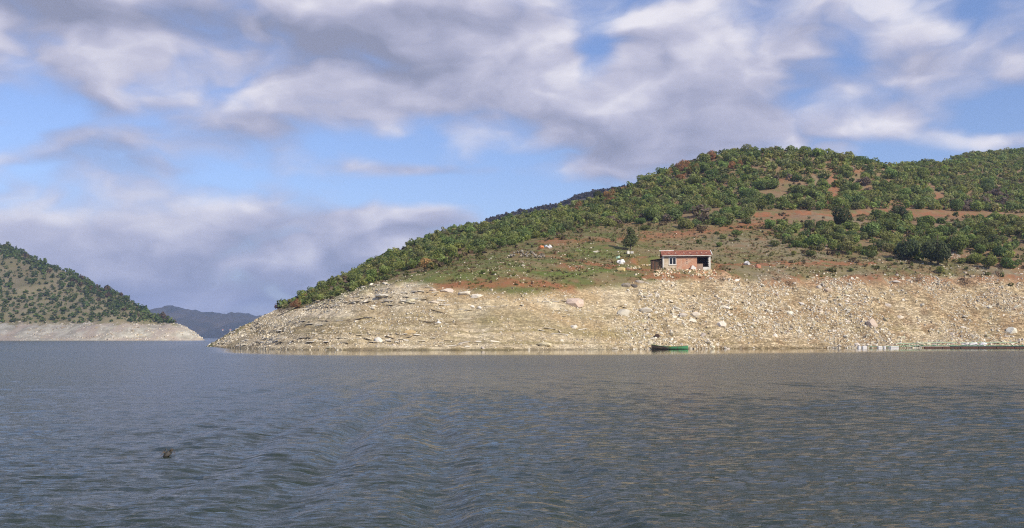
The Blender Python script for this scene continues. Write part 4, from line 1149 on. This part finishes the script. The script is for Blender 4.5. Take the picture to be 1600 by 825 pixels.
    tag(o, 'white pointed board leaning at the foot of the brick wall', 'board')
mat_board = [mat_plain('board_a', (.075, .04, .028), .85, .4, 3, .3), mat_plain('board_b', (.12, .05, .032), .85, .4, 3, .3), mat_plain('board_c', (.055, .038, .03), .85, .4, 3, .3)]
house()

# bank of rubble and rows of pale stones by the house
def stones_px(name, label, pts, n, smin, smax, cols_, seed, lift=.1):
    r = np.random.default_rng(seed); vs, fs, ts = [], [], []; off = 0
    for k in range(n):
        a = pts[r.integers(len(pts))]; u = r.uniform(a[0], a[1]); v = r.uniform(a[2], a[3]); p = at(u, v); s = r.uniform(smin, smax)
        vv, ff = RK[r.integers(len(RK))]; w = r.uniform(0, 6.28)
        q = vv * np.array([s, s * .8, s * r.uniform(.8, 1.3)])
        q = np.stack([q[:, 0] * math.cos(w) - q[:, 1] * math.sin(w) + p.x, q[:, 0] * math.sin(w) + q[:, 1] * math.cos(w) + p.y, q[:, 2] + p.z + lift * s], -1)
        vs.append(q); fs.append(ff + off); off += len(vv); ts.append(np.repeat((L(cols_[r.integers(len(cols_))]) * r.uniform(.85, 1.15))[None], len(vv), 0))
    return tag(mesh_np(name, np.concatenate(vs), np.concatenate(fs), M_ROCK, np.concatenate(ts)), label, kind='stuff')
YEL = [(.60, .48, .30), (.66, .56, .40), (.52, .38, .22), (.70, .64, .52), (.48, .25, .14)]
stones_px('rubble_bank', 'bank of yellowish rubble below the front of the house', [(1026, 1116, 420, 428), (1040, 1112, 420, 424), (1022, 1050, 424, 432), (1085, 1120, 424, 432)], 330, .10, .30, YEL, 3)
stones_px('stone_row', 'row of cream stones edging the path left of the house', [(999, 1020, 415, 418), (985, 1000, 417, 420), (1018, 1034, 418, 420)], 60, .12, .26, YEL[:2] + [(.7, .66, .55)], 4)
stones_px('scattered_rubble', 'loose stones scattered over the terrace and slopes', [(660, 1000, 395, 440), (1110, 1600, 395, 440), (900, 1300, 360, 400), (860, 1000, 380, 430), (1480, 1500, 395, 405)], 420, .06, .20, STONE_COLS + [L((.66, .62, .55))], 5)

# small belongings on the terrace
def box_thing(name, label, cat, u, v, w, d, h, mat, lift=0.0, rz=.2, lid=None):
    p = at(u, v); e = empty(name, (p.x, p.y, p.z - .03 + lift), rz); tag(e, label, cat)
    MB().box(-w / 2, w / 2, -d / 2, d / 2, 0, h).build('body', mat, e, .02)
    MB().box(-w / 2 - .03, w / 2 + .03, -d / 2 - .03, d / 2 + .03, h, h + .07).build('lid', lid or mat, e, .015)
    return e
box_thing('white_box', 'white box at the left foot of the lone pine', 'box', 981.5, 397, .55, .5, .6, M_WHITE)
box_thing('white_box', 'white box with a reddish lid at the right foot of the lone pine', 'box', 987.5, 396.5, .6, .5, .55, M_WHITE, 0, -.3, mat_plain('red_lid', (.35, .12, .08), .8))
def bundle(name, label, cat, u, v, w, h, col, seed, rough=.7):
    p = at(u, v); m = p.y / FPX
    vv, ff = rock_shape(300 + seed, .8, 2); nz = np.array([1 + .28 * math.sin(5 * a[0] + seed) * math.cos(4 * a[1] + seed * 2) + .15 * math.sin(9 * a[2] + 3 * a[0]) for a in vv])
    vv = vv * nz[:, None]
    o = mesh_np(name, vv, ff, mat_plain(name, col, rough, .15, 4, .3), None, False)
    o.location = (p.x, p.y, p.z + h * m * .22); o.scale = (w * m * .46, w * m * .4, h * m * .72)
    return tag(o, label, cat)
bundle('tarp_bundle', 'crumpled white tarp bundle on the path left of the house', 'tarp', 970, 412, 12, 8, (.74, .74, .74), 1)
bundle('green_bundle', 'pale green bundle behind the white tarp', 'bundle', 966, 404, 7, 5, (.40, .58, .45), 2)
bundle('white_sack', 'grey white sack beside the track right of the house', 'sack', 1167, 414, 11, 8, (.58, .58, .60), 3)
bundle('orange_bundle', 'orange bundle at the wood edge by the stone heap', 'bundle', 846, 388, 8, 6, (.60, .22, .08), 4)
bundle('white_bundle', 'white and grey sack at the wood edge by the stone heap', 'sack', 859, 388, 9, 6, (.70, .70, .72), 5)
bundle('blue_bundle', 'pale blue sack between the orange bundle and the white sack', 'sack', 853, 386, 6, 4, (.45, .52, .62), 6)
lone('bare_bush', 'reddish bare bush along the path left of the lone pine', 893, 409, 7, BARES[0], TRUNKS[0], 'bush', .8)
lone('bare_bush', 'wider purplish bush along the path right of the reddish one', 910, 409, 7, BARES[1], TRUNKS[1], 'bush', .6)

# dead branches lying on the ledges
for k, (u0, v0, u1, v1, lab) in enumerate([(673, 486, 695, 492, 'dark curved dead branch lying on the pale ledge'), (655, 503, 682, 505, 'thin dark stick beside the tiny white stone'), (566, 530, 582, 536, 'dark stick beside the bright white boulder')]):
    a, b = at(u0, v0), at(u1, v1); mid = (a + b) / 2
    mid.z = g1(mid.x, mid.y) + .08
    o = MB().tube([a + Vector((0, 0, .1)), mid + Vector((0, -.15, .05)), b + Vector((0, 0, .08))], [.05, .09, .04], 6).build('dead_branch', M_BARK)
    tag(o, lab, 'branch')

# ------------------------------------------------------------------ boat at the shore
def boat():
    d = 177.2
    xa, xb = (1017 - 800) / FPX * d, (1075 - 800) / FPX * d
    Lh = xb - xa
    e = empty('rowing_boat', ((xa + xb) / 2, d, 0.0), R(4)); tag(e, 'green wooden rowing boat with a dark brown stern moored at the shore', 'boat')
    n = 15; vs, fs, inn = [], [], []
    def sect(t):
        x = (t - .5) * Lh; wid = .68 * (1 - abs(2 * t - 1.0) ** 2.6 * (0.45 if t < .5 else 1.0)) + .02
        sheer = .46 + .30 * abs(2 * t - 1) ** 2 * (1.2 if t < .5 else .6)
        keel = -.18 + .30 * max(0, abs(2 * t - 1) - .55) ** 1.3
        return x, wid, sheer, keel
    for i in range(n):
        x, w, s, k = sect(i / (n - 1))
        vs += [(x, -w, s), (x, -w * .92, (s + k) * .45), (x, -w * .55, k), (x, w * .55, k), (x, w * .92, (s + k) * .45), (x, w, s)]
        vs += [(x, w - .05 * min(1, w * 3), s), (x, w * .5, k + .1), (x, -w * .5, k + .1), (x, -w + .05 * min(1, w * 3), s)]
    for i in range(n - 1):
        a = i * 10
        for k in range(10):
            k2 = (k + 1) % 10; fs.append([a + k, a + k2, a + 10 + k2, a + 10 + k])
    fs += [list(range(10))[::-1], list(range((n - 1) * 10, n * 10))]
    m, g, b, out = new_mat('boat_paint'); co = g.n('ShaderNodeTexCoord').outputs['Object']; sx = g.n('ShaderNodeSeparateXYZ'); g.link(co, sx.inputs[0])
    f = g.smooth(g.m('MULTIPLY_ADD', g.noise(co, 1.6, 5, .6), 2.2, sx.outputs[0]), .0, 1.7)
    c = g.mix(f, (.045, .03, .02, 1), (.045, .21, .085, 1)); c = g.mix(g.smooth(g.noise(co, 2.4, 5, .6), .54, .64), c, (.10, .085, .05, 1))
    c = g.mix(g.smooth(sx.outputs[2], .12, .04), c, (.02, .016, .014, 1))
    g.link(c, b.inputs['Base Color']); b.inputs['Roughness'].default_value = .6
    me = bpy.data.meshes.new('hull'); me.from_pydata(vs, [], fs); me.update(); me.materials.append(m); ob('hull', me, e)
    Mg = mat_plain('gunwale', (.08, .30, .12), .6, .3, 3, .1, 0, (.14, .10, .05))
    for sgn in (-1, 1):
        MB().tube([(sect(i / 14)[0], sgn * sect(i / 14)[1], sect(i / 14)[2] + .015) for i in range(15)], .035, 5).build('gunwale', Mg, e)
    for t in (.25, .5, .75):
        x, w, s, k = sect(t); MB().box(x - .13, x + .13, -w + .06, w - .06, s - .14, s - .10).build('thwart', M_DARKWOOD, e)
    MB().box(Lh / 2 - .25, Lh / 2 - .03, -.08, .08, .55, .68).build('bow_cap', M_WHITE, e, .02)
    o = bundle('yellow_bundle', 'small yellow container lying in the boat', 'container', 1047, 538, 7, 5, (.70, .52, .10), 8)
    o.location = (xa + Lh * .5, d, .42); o.scale = (.26, .22, .30)
boat()

# ------------------------------------------------------------------ floating pier and floats
def pier():
    d = 196.0
    X = lambda u, dd=d: (u - 800) / FPX * dd
    xa, xb = X(1432), X(1690)
    e = empty('floating_pier', (xa, d, 0.0), R(2.2)); tag(e, 'long low floating pier of dark planks with green rails at the shore', 'pier')
    Ln = xb - xa; r = random.Random(12)
    Mp = [mat_plain('plank_a', (.34, .28, .23), .85, .35, 3, .3), mat_plain('plank_b', (.11, .08, .065), .85, .35, 3, .3), mat_plain('plank_c', (.42, .38, .33), .85, .3, 3, .3)]
    Mgn = mat_plain('green_pipe', (.05, .26, .13), .5, .3, 2, 0, 0, (.16, .30, .20))
    nb = 62; step_ = Ln / nb
    for k in range(nb):
        a = k * step_; MB().box(a + .02, a + step_ - .02, -.75, .75, .36 + r.uniform(-.008, .008), .41).build('plank', Mp[(k // 3 + r.randrange(2)) % 3], e)
    for yy in (-.72, .64): MB().box(0, Ln, yy, yy + .1, .25, .355).build('side_beam', Mp[2], e)
    for yy in (-.82, .82): MB().tube([(-3.0 if yy > 0 else 6.0, yy, .43), (Ln * .3, yy, .46), (Ln * .6, yy, .43), (Ln, yy, .46)], .055, 6).build('rail_pipe', Mgn, e)
    for k in range(9):
        a = 1.0 + k * Ln / 9
        MB().tube([(a, -.5, .09), (a + Ln / 9 - .12, -.5, .09)], .2, 8).build('float_drum', M_DARKWOOD, e)
    MB().tube([(-9.5, .1, .30), (-5.5, .0, .34), (-2, 0, .36), (.3, 0, .40)], .05, 6).build('boom_pole', Mgn, e)
    Mf = mat_plain('foam', (.80, .80, .80), .7, .08, 6)
    for u0, u1, h, lab in [(1338, 1342.5, .62, 'white foam float at the far left end of the pier boom'), (1345, 1351.5, .60, 'white foam float second from the left end of the boom'), (1369, 1375.5, .55, 'white foam float with a notch in the middle of the boom'),
                           (1378, 1381, .6, 'narrow white foam float in the middle of the boom'), (1388, 1401, .5, 'wide white foam float nearest the pier planks')]:
        o = empty('foam_float', (X(u0, d - 1), d - 1.2, -.25), R(1)); tag(o, lab, 'float', 'white foam floats of the boom')
        w = X(u1, d - 1) - X(u0, d - 1)
        MB().box(0, w, -.3, .3, 0, h + .08).build('block', Mf, o, .05); MB().tube([(0, -.31, h * .8), (w, -.31, h * .8)], .02, 5).build('rope', M_DARKWOOD, o)
    for k, (u, w, h, c, lab) in enumerate([(1506, 12, 6, (.50, .50, .48), 'grey net bundle lying on the pier'), (1519, 12, 7, (.62, .63, .64), 'light grey sack in the middle of the pier load'), (1533, 11, 6, (.72, .73, .75), 'white sack at the right end of the pier load')]):
        o = bundle('net_bundle' if k == 0 else 'pier_sack', lab, 'bundle' if k == 0 else 'sack', u, 535, w, h, c, 20 + k)
        xl = X(u, d + .8) - xa; o.location = (X(u, d + .8), d + .4 + xl * math.sin(R(2.2)), .41 + .34); o.scale = (w * .5 * d / FPX * 1.1, .5, .42)
    # one more stretch of green pipe ashore behind
    p0, p1, p2 = at(1400, 539.5), at(1480, 538), at(1590, 538)
    tag(MB().tube([p0 + Vector((0, 0, .25)), p1 + Vector((0, 0, .3)), p2 + Vector((0, 0, .25))], .07, 6).build('shore_pipe', mat_plain('pale_green', (.34, .46, .32), .6), None), 'pale green pipe lying along the shore behind the pier', 'pipe')
pier()

# ------------------------------------------------------------------ clump of flotsam in the foreground water
def flotsam():
    d = 2.0 * FPX / (712 - 527.5); x = (268 - 800) / FPX * d
    e = empty('flotsam', (x, d, .02)); tag(e, 'small dark clump of weed and twigs floating in the foreground water', 'flotsam')
    vv, ff = rock_shape(77, .75, 2); r = np.random.default_rng(3); vv = vv * r.uniform(.8, 1.2, (len(vv), 1))
    o = mesh_np('clump', vv * .085, ff, mat_plain('wet_weed', (.030, .032, .030), .5, .4, 20, .5, 0, (.05, .042, .036), 9), None, True, e); o.location = (0, 0, .03); o.scale = (1.15, .9, .75); o.rotation_euler = (0, -.45, 0)
    m = MB()
    rr_ = random.Random(2)
    for k in range(14):
        a = rr_.uniform(0, 6.28); m.tube([(0, 0, .02), (math.cos(a) * .07, math.sin(a) * .07, .07 + rr_.uniform(-.03, .06)), (math.cos(a) * .13, math.sin(a) * .13, .02 + rr_.uniform(-.02, .1))], [.006, .005, .002], 4)
    m.build('twigs', M_BARK, e)
flotsam()

# ------------------------------------------------------------------ two tiny houses on the far slope
for u, v, w, lab in [(349, 517, 3.2, 'tiny white far house low on the dark mountain, left of two'), (361, 516.5, 4.0, 'tiny white far house low on the dark mountain, right of two')]:
    ds_ = np.arange(2850, 3500, 5.0); zz_ = far_gz((u - 800) / FPX * ds_, ds_); ray = np.array([ray_pt(u, v, dd)[2] for dd in ds_]); k = int(np.argmax(zz_ > ray)); dd = ds_[k]
    m = dd / FPX; e = empty('far_house', ((u - 800) / FPX * dd, dd, zz_[k] - 1), .2); tag(e, lab, 'house')
    w_ = w * m * .6; MB().box(-w_ / 2, w_ / 2, -3, 3, 0, 3.6).build('wall', M_CONC, e)
    MB().prism([(-w_ / 2 - .4, -3.5, 3.6), (-w_ / 2 - .4, 3.5, 3.6), (-w_ / 2 - .4, 0, 5.4)], (w_ + .8, 0, 0)).build('roof', M_TILE, e)

# ------------------------------------------------------------------ cloud overhead whose shadow lies on the far hill, and the air
def cloud_over(cx, cy, cz_, rx, ry, rz_, density):
    bm = bmesh.new(); r = random.Random(7)
    for k in range(14):
        a = r.uniform(0, 6.28); q = math.sqrt(r.random()) * .62
        s = r.uniform(.38, .62)
        mt = Matrix.Translation((cx + math.cos(a) * q * rx, cy + math.sin(a) * q * ry, cz_ + r.uniform(-.1, .3) * rz_)) @ Matrix.Diagonal((rx * s, ry * s, rz_ * s * 1.3, 1))
        bmesh.ops.create_icosphere(bm, subdivisions=2, radius=1.0, matrix=mt)
    me = bpy.data.meshes.new('cloud'); bm.to_mesh(me); bm.free()
    o = ob('cloud', me); tag(o, 'cloud overhead outside the view', kind='stuff')
    rm = o.modifiers.new('remesh', 'REMESH'); rm.mode = 'VOXEL'; rm.voxel_size = 14.0
    m = bpy.data.materials.new('cloud'); m.use_nodes = True; g = NT(m.node_tree); out = g.n('ShaderNodeOutputMaterial'); v = g.n('ShaderNodeVolumePrincipled'); v.inputs['Density Attribute'].default_value = ''; v.inputs['Temperature Attribute'].default_value = ''
    v.inputs['Density'].default_value = density; v.inputs['Color'].default_value = (.9, .9, .92, 1); g.link(v.outputs[0], out.inputs['Volume']); me.materials.append(m)
tc = 640 / SUN.z
cloud_over(-400 + SUN.x * tc, 830 + SUN.y * tc, 700, 330, 300, 70, .0032)

def haze():
    o = MB().box(-9500, 9500, -9500, 9500, -40, 320).build('haze', bpy.data.materials.new('haze')); m = o.data.materials[0]; m.use_nodes = True
    tag(o, 'thin blue air over the lake', kind='stuff')
    g = NT(m.node_tree); out = g.n('ShaderNodeOutputMaterial'); v = g.n('ShaderNodeVolumePrincipled'); v.inputs['Density Attribute'].default_value = ''; v.inputs['Temperature Attribute'].default_value = ''
    v.inputs['Density'].default_value = HAZE; v.inputs['Color'].default_value = (.42, .58, 1.0, 1); v.inputs['Anisotropy'].default_value = 0.0
    g.link(v.outputs[0], out.inputs['Volume'])
HAZE = 0.00015
haze()
